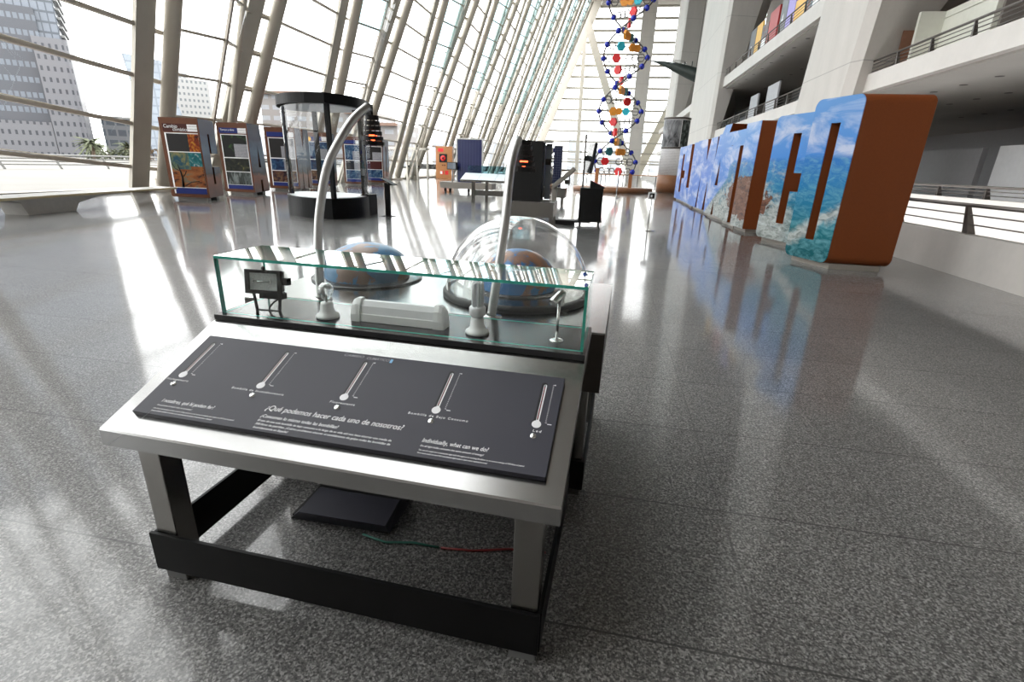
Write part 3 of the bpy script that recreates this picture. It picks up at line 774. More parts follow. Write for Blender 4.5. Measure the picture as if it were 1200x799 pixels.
pane(gu1-gt, gu1, gv0+gt+0.0003, gv1-gt-0.0003, GZ0, GZ1-gt-0.0005, 'x', 'glass')
pane(gu0, gu1, gv0, gv1, GZ1-gt, GZ1, 'z', 'glasstop')
ZI = ZB+0.0241
# halogen floodlight
fl = thing('halogen_floodlight', 'black halogen floodlight on two thin legs, leftmost in the glass case', 'lamp', TW(-1.383, 0.65, ZI), TY+R(6))
tilt = Matrix.Translation((0, 0.0, 0.127)) @ Matrix.Rotation(R(-8), 4, 'X')
def tilted(b): b.v = [tuple(tilt @ Vector(v)) for v in b.v]; return b
b = MB(); o_, i_ = 0.083, 0.068
outer = [(-0.083, -0.053), (0.083, -0.053), (0.083, 0.053), (-0.083, 0.053)]
inner = [(-0.067, -0.037), (0.067, -0.037), (0.067, 0.039), (-0.067, 0.039)]
tilted(b.prism(outer, 'y', -0.018, 0.0, 0, [inner])).build('frame', 'blackmat', fl)
b = MB().hexa([(-0.08, 0.0, -0.05), (0.08, 0.0, -0.05), (0.06, 0.05, -0.03), (-0.06, 0.05, -0.03), (-0.08, 0.0, 0.05), (0.08, 0.0, 0.05), (0.06, 0.05, 0.03), (-0.06, 0.05, 0.03)])
b.box(0.078, 0.1, 0.005, 0.04, -0.012, 0.02); b.box(-0.03, 0.075, 0.0, 0.045, -0.075, -0.048)
for i in range(5): b.box(-0.06+0.028*i, -0.056+0.028*i, 0.0, 0.06, -0.045, 0.045)
tilted(b).build('housing', 'blackmat', fl)
rf_ = MB().quad((-0.067, -0.004, -0.037), (0.067, -0.004, -0.037), (0.067, -0.004, 0.039), (-0.067, -0.004, 0.039))
tilted(rf_).build('reflector', 'reflector', fl)
tilted(MB().tube([(-0.05, -0.009, 0.002), (0.03, -0.009, 0.002)], 0.004, 8).box(-0.052, -0.046, -0.012, -0.006, -0.008, 0.012).box(0.028, 0.034, -0.012, -0.006, -0.008, 0.012)).build('halogen_tube', 'chrome', fl)
tilted(MB().quad((-0.067, -0.0135, -0.037), (0.067, -0.0135, -0.037), (0.067, -0.0135, 0.039), (-0.067, -0.0135, 0.039))).build('lens', 'lens', fl)
tilted(MB().ball((0.0, -0.008, 0.06), 0.009, 12, 8)).build('knob', 'blackmat', fl)
MB().bar((-0.06, 0.0, 0.078), (-0.045, -0.012, 0.002), 0.012, 0.006, up=(0, 1, 0)).build('leg', 'blackmat', fl)
MB().bar((0.066, 0.0, 0.078), (0.062, -0.012, 0.002), 0.012, 0.006, up=(0, 1, 0)).build('leg', 'blackmat', fl)
MB().box(-0.05, 0.068, -0.017, -0.007, 0.0, 0.003).build('foot_strip', 'blackmat', fl)
MB().tube([(0.075, 0.02, 0.08), (0.07, 0.0, 0.058), (0.04, -0.006, 0.042), (0.018, -0.01, 0.02), (0.012, -0.012, 0.004)], 0.004, 8).build('cable', 'blackmat', fl)
# incandescent bulb in a white holder
ib = thing('incandescent_bulb', 'clear pear shaped filament bulb in a white porcelain holder', 'bulb', TW(-1.074, 0.632, ZI), TY)
HOLD = [(0.0, 0.0), (0.046, 0.0), (0.05, 0.006), (0.047, 0.014), (0.036, 0.02), (0.029, 0.034), (0.026, 0.062), (0.024, 0.068), (0.0, 0.068)]
MB().lathe(HOLD, n=32).build('holder', 'white', ib)
MB().lathe([(0.013, 0.068), (0.014, 0.08), (0.020, 0.092), (0.029, 0.107), (0.0335, 0.122), (0.031, 0.136), (0.022, 0.147), (0.01, 0.1525), (0.0, 0.153)], n=28).build('glass_bulb', 'bulbglass', ib)
MB().tube([(0, 0, 0.068), (0, 0, 0.098)], 0.005, 8).tube([(0, 0, 0.098), (-0.012, 0, 0.118), (-0.005, 0, 0.121), (0.004, 0, 0.118), (0.012, 0, 0.12), (0, 0, 0.098)], 0.0012, 6).build('filament', 'filament', ib)
# fluorescent batten
fb = thing('fluorescent_batten', 'white fluorescent tube fitting lying lengthwise in the glass case', 'lamp', TW(-0.748, 0.655, ZI), TY)
pr = [(-0.03, 0.0), (0.03, 0.0), (0.032, 0.03), (0.024, 0.07), (0.01, 0.088), (-0.01, 0.088), (-0.026, 0.068), (-0.032, 0.034)]
MB().prism(pr, 'x', -0.175, 0.175, 0).build('diffuser', 'whitewash', fb)
MB().rbox(-0.176, 0.176, -0.036, 0.034, 0.0, 0.036, 0.003).build('tray', 'white', fb)
for sx_ in (-1, 1):
    b = MB(); vs = []
    pe = [(-0.04, 0.0), (0.038, 0.0), (0.04, 0.03), (0.03, 0.078), (0.012, 0.097), (-0.012, 0.097), (-0.032, 0.074), (-0.041, 0.034)]
    rings = [(0.165, 1.0), (0.185, 1.0), (0.2, 0.93), (0.208, 0.8), (0.212, 0.55)]
    n = len(pe)
    for x, s_ in rings: vs += [(sx_*x, p[0]*(0.55+0.45*s_), p[1]*s_) for p in pe]
    fs = [(i*n+j, i*n+(j+1) % n, (i+1)*n+(j+1) % n, (i+1)*n+j) for i in range(len(rings)-1) for j in range(n)]
    fs += [tuple(range(n)), tuple((len(rings)-1)*n+j for j in range(n))]
    b.add(vs, fs); b.build('end_cap', 'white', fb)
# compact fluorescent
cf = thing('compact_fluorescent_bulb', 'white energy saving bulb with upright tubes in a white holder', 'bulb', TW(-0.397, 0.632, ZI), TY)
MB().lathe(HOLD, n=32).build('holder', 'white', cf)
MB().lathe([(0.0, 0.068), (0.022, 0.068), (0.026, 0.075), (0.033, 0.08), (0.034, 0.108), (0.03, 0.114), (0.0, 0.115)], n=28).build('ballast', 'whitewash', cf)
for j in range(3):
    a = 2*PI*j/3+0.5; cx, cy = 0.016*math.cos(a), 0.016*math.sin(a); tx, ty_ = -math.sin(a)*0.009, math.cos(a)*0.009
    pts = [(cx-tx, cy-ty_, 0.114), (cx-tx, cy-ty_, 0.2)]+[(cx-tx*math.cos(q), cy-ty_*math.cos(q), 0.2+0.012*math.sin(q)) for q in (0.5, 1.0, PI/2, 2.1, 2.6)]+[(cx+tx, cy+ty_, 0.2), (cx+tx, cy+ty_, 0.114)]
    MB().tube(pts, 0.0068, 10).build('tube', 'whitewash', cf)
# led spot on a post
ls = thing('led_spotlight', 'small chrome spot lamp on a slim post, rightmost in the glass case', 'lamp', TW(-0.073, 0.645, ZI), TY)
MB().lathe([(0, 0), (0.029, 0), (0.029, 0.003), (0.02, 0.006), (0.006, 0.007), (0, 0.007)], n=28).build('foot', 'chrome', ls)
MB().tube([(0, 0, 0.005), (0.002, 0.004, 0.16)], 0.0062, 12).build('post', 'chrome', ls)
b = MB(); a_, c_ = Vector((-0.022, -0.028, 0.158)), Vector((0.012, 0.024, 0.192))
b.tube([a_, a_.lerp(c_, 0.12), a_.lerp(c_, 0.8), c_], 0.018, 18, radii=[0.0165, 0.018, 0.018, 0.014])
b.build('lamp_head', 'chrome', ls)
MB().box(0.008, 0.02, -0.006, 0.014, 0.145, 0.19).build('bracket', 'chrome', ls)

# ------------------------------------------------------------------ second table behind
t2 = thing('display_table', 'larger steel table with dark umber front standing behind the slanted one', 'table', TB, TY)
MB().box(-1.72, 0.112, 0.903, 1.92, 0.905, 0.912).build('tabletop', 'steel_top', t2)
MB().box(-1.72, 0.112, 0.90, 0.915, 0.622, 0.905).build('apron', 'umber', t2)
MB().box(-1.72, 0.112, 1.905, 1.92, 0.622, 0.905).build('apron', 'umber', t2)
MB().box(-1.72, -1.705, 0.915, 1.905, 0.622, 0.905).build('apron', 'umber', t2)
MB().box(0.097, 0.112, 0.915, 1.905, 0.622, 0.905).build('apron', 'umber', t2)
for u, v in ((-1.66, 0.97), (-0.03, 0.97), (-1.66, 1.78), (-0.03, 1.78)):
    MB().rbox(u, u+0.09, v, v+0.09, 0, 0.66, 0.003).build('leg', 'steel', t2)
MB().box(-1.68, 0.075, 0.955, 0.969, 0.045, 0.21).build('rail', 'black', t2)
MB().box(-1.68, 0.075, 1.872, 1.886, 0.045, 0.21).build('rail', 'black', t2)
MB().box(0.061, 0.075, 0.969, 1.872, 0.045, 0.21).build('rail', 'black', t2)
MB().box(-1.68, -1.666, 0.969, 1.872, 0.045, 0.21).build('rail', 'black', t2)
T2 = 0.9128
M['globeA'] = make_globe('earth_pale', (0.07, 0.20, 0.36), (0.24, 0.17, 0.13), 5.2, 3.1)
M['globeB'] = make_globe('earth_deep', (0.03, 0.17, 0.42), (0.38, 0.19, 0.10), 4.6, 8.4)
def half_globe(name, label, u, v, r, hz, wall, mat, base_r, loc_z):
    g = thing(name, label, 'globe', TW(u, v, loc_z), TY)
    prof = [(r, 0.0), (r, wall)]+[(r*math.cos(PI/2*i/12), wall+hz*math.sin(PI/2*i/12)) for i in range(1, 13)]
    MB().lathe([(p[0], p[1]+0.012) for p in prof], n=40).build('half_globe', mat, g)
    MB().lathe([(0, 0), (base_r, 0), (base_r, 0.008), (base_r-0.01, 0.0118), (0, 0.0118)], n=48).build('base_disc', 'blackgloss', g)
    return g
half_globe('half_globe', 'blue half globe without a dome, left on the table behind', -1.37, 1.55, 0.255, 0.155, 0.045, 'globeA', 0.33, T2)
dm = thing('dome_display', 'clear acrylic dome on a black ring over a half globe', 'dome', TW(-0.41, 1.47, T2), TY)
MB().lathe([(0.0, 0), (0.415, 0), (0.415, 0.022), (0.405, 0.03), (0.38, 0.03), (0.0, 0.0295)], n=64).build('base_ring', 'blackmat', dm)
MB().lathe([(0.0, 0.0305), (0.375, 0.0305)], n=48).build('inner_disc', 'steel', dm)
MB().lathe([(0.398*math.cos(PI/2*i/20), 0.031+0.398*math.sin(PI/2*i/20)) for i in range(21)], n=64).build('dome', 'dome', dm)
half_globe('half_globe', 'deep blue half globe with orange continents under the clear dome', -0.41, 1.47, 0.215, 0.165, 0.045, 'globeB', 0.24, T2+0.031)
# arching heat lamps
def arc_lamp(label, path, shade_uv, ztop, n_rings, r0, r1):
    a = thing('arc_lamp', label, 'lamp', TW(*path[0]), TY, 'arching heat lamps over the globes')
    u0, v0, z0 = path[0]
    P = [Vector((u-u0, v-v0, z-z0)) for u, v, z in path]; P[0].z += 0.012
    # smooth the path
    Q = []
    for i in range(len(P)-1):
        p0, p1, p2, p3 = P[max(i-1, 0)], P[i], P[i+1], P[min(i+2, len(P)-1)]
        for j in range(5):
            t = j/5; Q.append(0.5*((2*p1)+(p2-p0)*t+(2*p0-5*p1+4*p2-p3)*t*t+(3*p1-p0-3*p2+p3)*t**3))
    Q.append(P[-1])
    MB().tube(Q, 0.0215, 16).build('pole', 'alu', a)
    MB().lathe([(0, 0.0), (0.055, 0.0), (0.055, 0.004), (0.045, 0.01), (0.026, 0.012)], n=28).build('foot', 'chrome', a)
    sh = MB(); su, sv = shade_uv[0]-u0, shade_uv[1]-v0
    sz = ztop-z0
    for i in range(n_rings):
        t = i/(n_rings-1); rr = r0+(r1-r0)*t**1.2; zz = sz-0.026*i
        sh.lathe([(rr*0.86, 0.0), (rr, 0.0), (rr, -0.019), (rr*0.86, -0.019)], (su, sv, zz), 24, smooth=False)
    for q in range(4):
        ang = PI/4+q*PI/2
        sh.bar((su+r0*0.8*math.cos(ang), sv+r0*0.8*math.sin(ang), sz), (su+r1*0.85*math.cos(ang), sv+r1*0.85*math.sin(ang), sz-0.026*n_rings), 0.006, 0.004, up=(0, 1, 0))
    sh.lathe([(0, 0.002), (r0, 0.002), (r0, -0.004), (0, -0.004)], (su, sv, sz), 24, smooth=False)
    s_o = sh.build('shade', 'blackmat', a)
    MB().ball((su, sv, sz-0.026*n_rings+0.052), 0.022, 14, 10).build('bulb', 'redglow', s_o)
    MB().tube([Q[-1], Vector((su, sv, Q[-1].z-0.01)), Vector((su, sv, sz))], 0.007, 8).build('hanger', 'blackmat', a)
arc_lamp('curved aluminium arc lamp, left one, its louvred black shade above the uncovered globe',
         [(-1.335, 0.985, T2), (-1.34, 1.0, 1.1), (-1.345, 1.02, 1.2), (-1.34, 1.05, 1.35), (-1.325, 1.12, 1.55), (-1.295, 1.2, 1.68), (-1.265, 1.3, 1.79), (-1.235, 1.4, 1.86)], (-1.262, 1.5), 1.825, 6, 0.036, 0.062)
arc_lamp('straighter looking aluminium arc lamp in the middle, black shade glowing red above the dome',
         [(-0.43, 0.985, T2), (-0.405, 1.0, 1.15), (-0.395, 1.06, 1.35), (-0.405, 1.15, 1.5), (-0.415, 1.25, 1.62), (-0.42, 1.40, 1.72)], (-0.40, 1.47), 1.72, 6, 0.036, 0.066)
# floor box and cables under the table
fp = thing('floor_box', 'low black box lying on the granite under the steel table', 'box', TW(-0.99, 0.56), TY)
MB().hexa([(-0.25, -0.12, 0), (0.24, -0.1, 0), (0.24, 0.13, 0), (-0.24, 0.13, 0), (-0.19, -0.14, 0.062), (0.235, -0.125, 0.062), (0.22, 0.06, 0.062), (-0.2, 0.045, 0.062)]).build('lid', 'panel', fp)
MB().rbox(-0.252, 0.235, -0.105, 0.14, 0, 0.012, 0.002).build('base', 'blackmat', fp)
tag(MB().tube([TW(-0.86, 0.42, 0.006), TW(-0.74, 0.40, 0.006), TW(-0.62, 0.43, 0.006), TW(-0.5, 0.43, 0.006)], 0.005, 8).build('cable', 'cablegreen'), 'thin green cable lying on the floor beside the black floor box', 'cable')
tag(MB().tube([TW(-0.49, 0.43, 0.006), TW(-0.35, 0.45, 0.006), TW(-0.2, 0.50, 0.006), TW(-0.04, 0.52, 0.006)], 0.005, 8).build('cable', 'cablered'), 'thin red cable on the floor running towards the right table leg', 'cable')

# ------------------------------------------------------------------ big letters, right: the end of the row stands nearest
LH0, LH1 = 0.10, 2.93
def big_letter(name, label, A, B_, outline, holes=(), depth=1.12, top=None, extra=(), hinge='sea', matf='mural', matb='terracotta', sgn=1, cat='letter', group=None, plinth=True, parts=None):
    """A far end, B near end of the face (x,y). outline in (s 0..1 from A to B, z). The body runs from the face along +x (sgn=1) or -x."""
    L = thing(name, label, cat, (B_[0], B_[1], 0), 0, group)
    ox, oy = B_
    def mapp(d, off=0.0):
        def sh(p):     # p = (d, s, z)
            s_, z = p[1], p[2]
            return (A[0]+(B_[0]-A[0])*s_+sgn*p[0]-ox, A[1]+(B_[1]-A[1])*s_-oy, z)
        return sh
    body = MB().prism(outline, 'x', 0.0, depth, 0, holes, mapp(0))
    for e in extra: body.prism(e, 'x', 0.0, depth, 0, (), mapp(0))
    bo = body.build('body', matb, L)
    face = MB().prism(outline, 'x', -0.012, -0.001, 0, holes, mapp(0))
    for e in extra: face.prism(e, 'x', -0.012, -0.001, 0, (), mapp(0))
    fo = face.build('letter_face', [M[matf]], L)
    if plinth:
        def pl(p): return (A[0]+(B_[0]-A[0])*p[1]+sgn*p[0]-ox, A[1]+(B_[1]-A[1])*p[1]-oy, p[2])
        MB().prism([(0.06, 0.0), (0.94, 0.0), (0.94, LH0), (0.06, LH0)], 'x', 0.1, depth-0.1, 0, (), pl).build('plinth', 'plinth', L)
    return L
def rect(s0, s1, z0, z1): return [(s0, z0), (s1, z0), (s1, z1), (s0, z1)]
GR = 'letters of the long blue row'
# block letters cut by slots; s runs from the far edge (0) to the near edge (1)
def blk(r=0.0, h=LH1):
    return [(0, LH0), (1, LH0), (1, h), (0, h)]
def c_shape(w):           # C: a slot down the middle with a gap out to the near edge
    t = 0.44; g0, g1 = 0.62, 1.0
    return [(0, LH0), (1, LH0), (1, 1.25), (g0, 1.25), (g0, 0.50), (t, 0.50), (t, 2.52), (g0, 2.52), (g0, 1.66), (1, 1.66), (1, LH1), (0, LH1)]
def yround(poly, L, r):   # round the outer corners; s is scaled to metres first
    k = [(p[0]*L, p[1]) for p in poly]
    idx = [i for i, p in enumerate(k) if (abs(p[1]-LH0) < 1e-6 or abs(p[1]-LH1) < 1e-6)]
    return [(p[0]/L, p[1]) for p in round_poly(k, r, 6, idx)]
row = [
 ('C', (3.92, 32.6), (4.02, 29.6)), ('L', (3.92, 29.4), (3.98, 27.3)), ('I', (3.90, 27.1), (3.95, 26.2)), ('M', (3.85, 25.6), (4.0, 22.0)),
 ('A', (3.82, 21.6), (3.98, 18.72)), ('T', (3.82, 18.6), (3.90, 17.1)), ('I', (3.80, 16.75), (3.90, 15.62)), ('C', (3.86, 14.05), (4.36, 12.55)), ('O', (3.64, 11.0), (4.04, 9.98))]
txt = {0: 'blue C at the far end of the letter row, beside the drum kiosk', 1: 'cloud printed L, second letter from the far end of the row', 2: 'narrow cloud printed I just beyond the M of the letter row',
       3: 'wide cloud printed M with a notched top in the letter row', 4: 'A with a raised accent printed with sea and clouds', 5: 'T printed with sea and rock, between the accented A and the I', 6: 'I with a broad brown end face between the T and the wavy C', 7: 'C printed with breaking white waves, second nearest letter', 8: 'nearest letter, O printed with a teal wave, brown near end'}
for i, (ch, A, B_) in enumerate(row):
    Ln = math.hypot(A[0]-B_[0], A[1]-B_[1]); holes = []; ex = []; d = 1.12
    if ch == 'O':
        out = yround(blk(), Ln, 0.14); holes = [[(0.42, 0.47), (0.62, 0.47), (0.62, 2.51), (0.42, 2.51)]]; d = 1.05
    elif ch == 'C': out = yround(c_shape(Ln), Ln, 0.14 if i == 7 else 0.1)
    elif ch == 'L': out = [(0, LH0), (1, LH0), (1, 0.82), (0.5, 0.82), (0.5, LH1), (0, LH1)]
    elif ch == 'I': out = blk(h=2.98 if i == 6 else LH1)
    elif ch == 'M': out = [(0, LH0), (0.34, LH0), (0.42, 1.62), (0.42, LH0), (0.74, LH0), (0.82, 1.42), (0.86, LH0), (1, LH0), (1, LH1), (0.7, LH1), (0.6, 2.0), (0.52, LH1), (0, LH1)]
    elif ch == 'A':
        out = [(0, LH0), (0.38, LH0), (0.44, 0.66), (0.5, LH0), (1, LH0), (0.97, 1.6), (0.9, LH1), (0.24, LH1)]
        holes = [[(0.36, 1.16), (0.50, 1.16), (0.46, 2.1)]]; ex = [[(0.36, LH1), (0.66, LH1), (0.74, 3.2), (0.46, 3.2)]]
    elif ch == 'T': out = [(0.18, LH0), (0.7, LH0), (0.7, 2.42), (1, 2.42), (1, 2.88), (-0.03, 2.88), (-0.03, 2.46), (0.18, 2.46)]
    big_letter('letter', txt[i], A, B_, out, holes, d, extra=ex, group=GR)

# ------------------------------------------------------------------ letter kiosks, left: posters on the near end, a letter on the hall side
def kiosk(i, ch, nl, nr, fr, h, label):
    K = thing('poster_kiosk', label, 'kiosk', (nr[0], nr[1], 0), 0, 'letter kiosks along the glass front')
    A = (fr[0]-nr[0], fr[1]-nr[1]); dvec = Vector((nl[0]-nr[0], nl[1]-nr[1])); Lw = dvec.length
    def sh(p): return (A[0]*(1-p[1])+dvec.x/Lw*p[0], A[1]*(1-p[1])+dvec.y/Lw*p[0], p[2])
    z0, z1 = 0.10, h
    holes = []
    def sc(o): return [(p[0], z0+(p[1]-LH0)*(h-z0)/(LH1-LH0)) for p in o]
    Lg = math.hypot(*A)
    # s: 1 at the near edge (poster side), 0 at the far edge
    if ch == 'C': o = [(0, 0.1), (1, 0.1), (1, 2.93), (0, 2.93), (0, 1.72), (0.42, 1.72), (0.42, 2.42), (0.54, 2.42), (0.54, 0.58), (0.42, 0.58), (0.42, 1.22), (0, 1.22)]
    elif ch == 'A': o = [(0, 0.1), (0.42, 0.1), (0.42, 0.62), (0.54, 0.62), (0.54, 0.1), (1, 0.1), (1, 2.93), (0.22, 2.93)]; holes = [[(0.40, 1.15), (0.56, 1.15), (0.5, 2.1)]]
    elif ch == 'M': o = [(0, 0.1), (0.24, 0.1), (0.3, 1.4), (0.36, 0.1), (0.62, 0.1), (0.68, 1.4), (0.74, 0.1), (1, 0.1), (1, 2.93), (0.62, 2.93), (0.5, 2.0), (0.38, 2.93), (0, 2.93)]
    elif ch == 'B': o = rect(0, 1, 0.1, 2.93); holes = [rect(0.42, 0.54, 0.5, 1.25), rect(0.42, 0.54, 1.75, 2.5)]
    elif ch == 'I': o = rect(0, 1, 0.1, 2.93)
    else: o = rect(0, 1, 0.1, 2.93); holes = [rect(0.42, 0.56, 0.5, 2.5)]
    o = sc(o); holes = [sc(q) for q in holes]
    if ch in 'CMBO':
        idx = [j for j, p in enumerate(o) if abs(p[0]) < 1e-6 and (abs(p[1]-z0) < 1e-6 or abs(p[1]-h) < 1e-6)]
        o = [(p[0]/Lg, p[1]) for p in round_poly([(p[0]*Lg, p[1]) for p in o], 0.1, 4, idx)]
    MB().prism(o, 'x', 0.012, Lw, 0, holes, sh).build('body', 'kioskbrown', K)
    MB().prism(o, 'x', 0.0, 0.011, 0, holes, sh).build('letter_face', 'desert', K)
    MB().prism(rect(0.1, 0.3, 0, z0), 'x', 0.15, Lw-0.15, 0, (), sh).prism(rect(0.7, 0.9, 0, z0), 'x', 0.15, Lw-0.15, 0, (), sh).build('foot', 'plinth', K)
    # posters: x 0..1 from left to right across the near face, z up; thin boards
    ex = Vector((-dvec.x, -dvec.y)).normalized(); nrm = Vector((ex.y, -ex.x))
    def board(name, x0, x1, za, zb, mat, lay, par=K):
        ox = dvec.x+nrm.x*(0.002+0.003*lay); oy = dvec.y+nrm.y*(0.002+0.003*lay)
        P = []
        for z in (za, zb):
            for x, dd in ((x0, 0), (x1, 0), (x1, 0.003), (x0, 0.003)):
                P.append((ox+ex.x*x*Lw+nrm.x*dd, oy+ex.y*x*Lw+nrm.y*dd, z0+(z)*(h-z0)))
        return MB().hexa(P).build(name, mat, par)
    def words(body, x, z, size, par, lay=3, mat='print'):
        m = Matrix(((ex.x, 0, nrm.x, dvec.x+ex.x*x*Lw+nrm.x*(0.004+0.003*lay)), (ex.y, 0, nrm.y, dvec.y+ex.y*x*Lw+nrm.y*(0.004+0.003*lay)), (0, 1, 0, z0+z*(h-z0)), (0, 0, 0, 1)))
        text('lettering', body, size, mat, par, m)
    pl = ch if i else '0'
    p = board('poster', 0.08, 0.95, 0.045, 0.925, {0: 'kioskbrown'}.get(i, 'kioskbrown'), 0)
    if i == 0:
        board('title_strip', 0.08, 0.70, 0.83, 0.925, 'maroon', 1, p); board('badge', 0.70, 0.95, 0.835, 0.92, 'rows_fine', 1, p)
        words('Cambio', 0.11, 0.875, 0.155, p); words('climático', 0.33, 0.838, 0.155, p)
        board('backing', 0.10, 0.95, 0.045, 0.815, 'white', 1, p)
        board('picture', 0.14, 0.72, 0.585, 0.805, 'slats', 2, p); board('picture', 0.68, 0.95, 0.585, 0.805, 'flame', 3, p)
        board('picture', 0.14, 0.95, 0.13, 0.575, 'treepic', 2, p); board('picture', 0.14, 0.64, 0.36, 0.575, 'earthpic', 3, p); board('picture', 0.62, 0.95, 0.40, 0.575, 'tealpic', 4, p)
        b = MB()
        def pt(x, z): return (dvec.x+ex.x*x*Lw+nrm.x*0.016, dvec.y+ex.y*x*Lw+nrm.y*0.016, z0+z*(h-z0))
        b.tube([pt(0.36, 0.13), pt(0.37, 0.25), pt(0.35, 0.33), pt(0.30, 0.42)], 0.02, 6, radii=[0.045, 0.03, 0.025, 0.01])
        b.tube([pt(0.37, 0.25), pt(0.46, 0.3), pt(0.5, 0.34)], 0.012, 6); b.tube([pt(0.35, 0.33), pt(0.22, 0.37), pt(0.16, 0.44)], 0.012, 6); b.tube([pt(0.42, 0.15), pt(0.6, 0.2), pt(0.8, 0.21)], 0.015, 6)
        b.build('tree_picture', 'slats', p)
        board('navy_band', 0.14, 0.95, 0.045, 0.12, 'navy', 2, p)
    else:
        pics = {1: ['greenpic', 'leafpic', 'fallspic'], 2: ['slats', 'bluepic', 'coralpic'], 3: ['bluepic', 'bluepic', 'coralpic'], 4: ['bluepic', 'slats', 'bluepic'], 5: ['slats', 'maroon', 'bluepic']}[i]
        board('title_strip', 0.08, 0.68, 0.85, 0.925, 'navy', 1, p); board('badge', 0.68, 0.95, 0.85, 0.925, 'rows_fine', 1, p)
        if i == 3:
            for q in (0.16, 0.42):
                cx = dvec.x+ex.x*q*Lw+nrm.x*0.01; cy = dvec.y+ex.y*q*Lw+nrm.y*0.01
                MB().ball((cx, cy, z0+0.88*(h-z0)), 0.11, 16, 10, sc=(1, 0.08, 1)).build('sun_emblem', 'yellowdots', p)
        elif i == 1: words('Tiempo y clima', 0.12, 0.885, 0.1, p)
        board('backing', 0.10, 0.95, 0.045, 0.835, 'white', 1, p)
        board('picture', 0.13, 0.93, 0.51, 0.825, pics[0], 2, p); board('text_block', 0.50, 0.93, 0.515, 0.70, 'rows', 3, p)
        board('picture', 0.13, 0.93, 0.305, 0.495, pics[1], 2, p); board('picture', 0.13, 0.93, 0.11, 0.295, pics[2], 2, p)
        if i in (2, 4): board('text_block', 0.55, 0.93, 0.305, 0.495, 'rows', 3, p)
        board('navy_band', 0.13, 0.95, 0.045, 0.105, 'navy', 2, p)
ks = [('C', (-15.40, 16.0), (-14.02, 16.2), (-14.52, 17.5), 2.72, 'nearest letter kiosk, reading Cambio climático, with flame and dry tree posters'),
      ('A', (-16.15, 19.6), (-14.80, 19.7), (-15.10, 21.1), 2.83, 'A shaped kiosk with green and waterfall posters, behind the nearest kiosk'),
      ('M', (-16.55, 23.2), (-15.05, 23.4), (-15.35, 25.0), 2.90, 'third letter kiosk, left of the black display booth, coral poster'),
      ('B', (-16.75, 27.0), (-15.45, 27.2), (-15.85, 28.5), 2.90, 'letter kiosk with yellow suns on its header seen through the booth'),
      ('I', (-16.75, 31.0), (-15.5, 31.2), (-15.7, 32.2), 2.92, 'letter kiosk with blue posters seen through the right of the booth'),
      ('O', (-17.2, 34.5), (-15.7, 34.7), (-15.95, 36.2), 2.95, 'farthest letter kiosk, beneath the louvred lamp shade, right of the booth')]
for i, (ch, nl, nr, fr, h, lab) in enumerate(ks): kiosk(i, ch, nl, nr, fr, h, lab)

# ------------------------------------------------------------------ black display booth with curved glass
bo = thing('display_booth', 'black round fronted booth with glass walls beside the kiosks', 'booth', (-8.4, 14.1, 0))
def lp(l): return [(x+8.4, y-14.1) for x, y in l]
plan = lp([(-7.42, 12.95), (-7.95, 12.93), (-8.5, 13.1), (-9.0, 13.45), (-9.42, 13.95), (-9.72, 14.6), (-9.6, 15.2), (-8.6, 15.5), (-7.3, 15.3), (-7.1, 14.6), (-7.02, 13.9), (-7.15, 13.35)])
def smooth_loop(pl, idx, m=5):
    out = []; n = len(pl)
    for i in range(n):
        p0, p1, p2, p3 = (Vector(pl[(i+k) % n]) for k in (-1, 0, 1, 2)); out.append(tuple(p1))
        if i in idx:
            for j in range(1, m):
                t = j/m; out.append(tuple(0.5*((2*p1)+(p2-p0)*t+(2*p0-5*p1+4*p2-p3)*t*t+(3*p1-p0-3*p2+p3)*t**3)))
    return out
plan = smooth_loop(plan, (1, 2, 3, 4, 5, 9, 10))
def grow(pl, d):
    c = Vector((sum(p[0] for p in pl)/len(pl), sum(p[1] for p in pl)/len(pl)))
    return [tuple(Vector(p)+(Vector(p)-c).normalized()*d) for p in pl]
MB().prism(plan, 'z', 0, 0.55).build('base', 'black', bo)
MB().prism(grow(plan, -0.08), 'z', 0.55, 0.57).build('deck', 'whitewash', bo)
MB().prism(grow(plan, 0.05), 'z', 2.93, 3.18).build('canopy', 'black', bo)
MB().prism(grow(plan, -0.1), 'z', 2.915, 2.93).build('ceiling_panel', 'whitewash', bo)
for x, y in ((-9.3, 14.0), (-7.42, 13.08), (-7.22, 14.5), (-9.05, 15.2)):
    MB().box(x+8.4-0.055, x+8.4+0.055, y-14.1-0.055, y-14.1+0.055, 0.55, 2.93).build('post', 'black', bo)
MB().box(1.05, 1.32, 0.4, 0.95, 0, 0.6).build('side_pier', 'black', bo)
MB().box(0.98, 1.34, 0.35, 0.95, 2.83, 3.12).build('side_canopy', 'black', bo)
MB().box(1.08, 1.2, 0.5, 0.62, 0.6, 2.83).build('post', 'black', bo)
g = MB(); gp = grow(plan, -0.06)
for a in range(len(gp)):
    p, q = gp[a], gp[(a+1) % len(gp)]
    g.quad((p[0], p[1], 0.57), (q[0], q[1], 0.57), (q[0], q[1], 2.91), (p[0], p[1], 2.91))
g.build('glass_wall', 'window', bo)
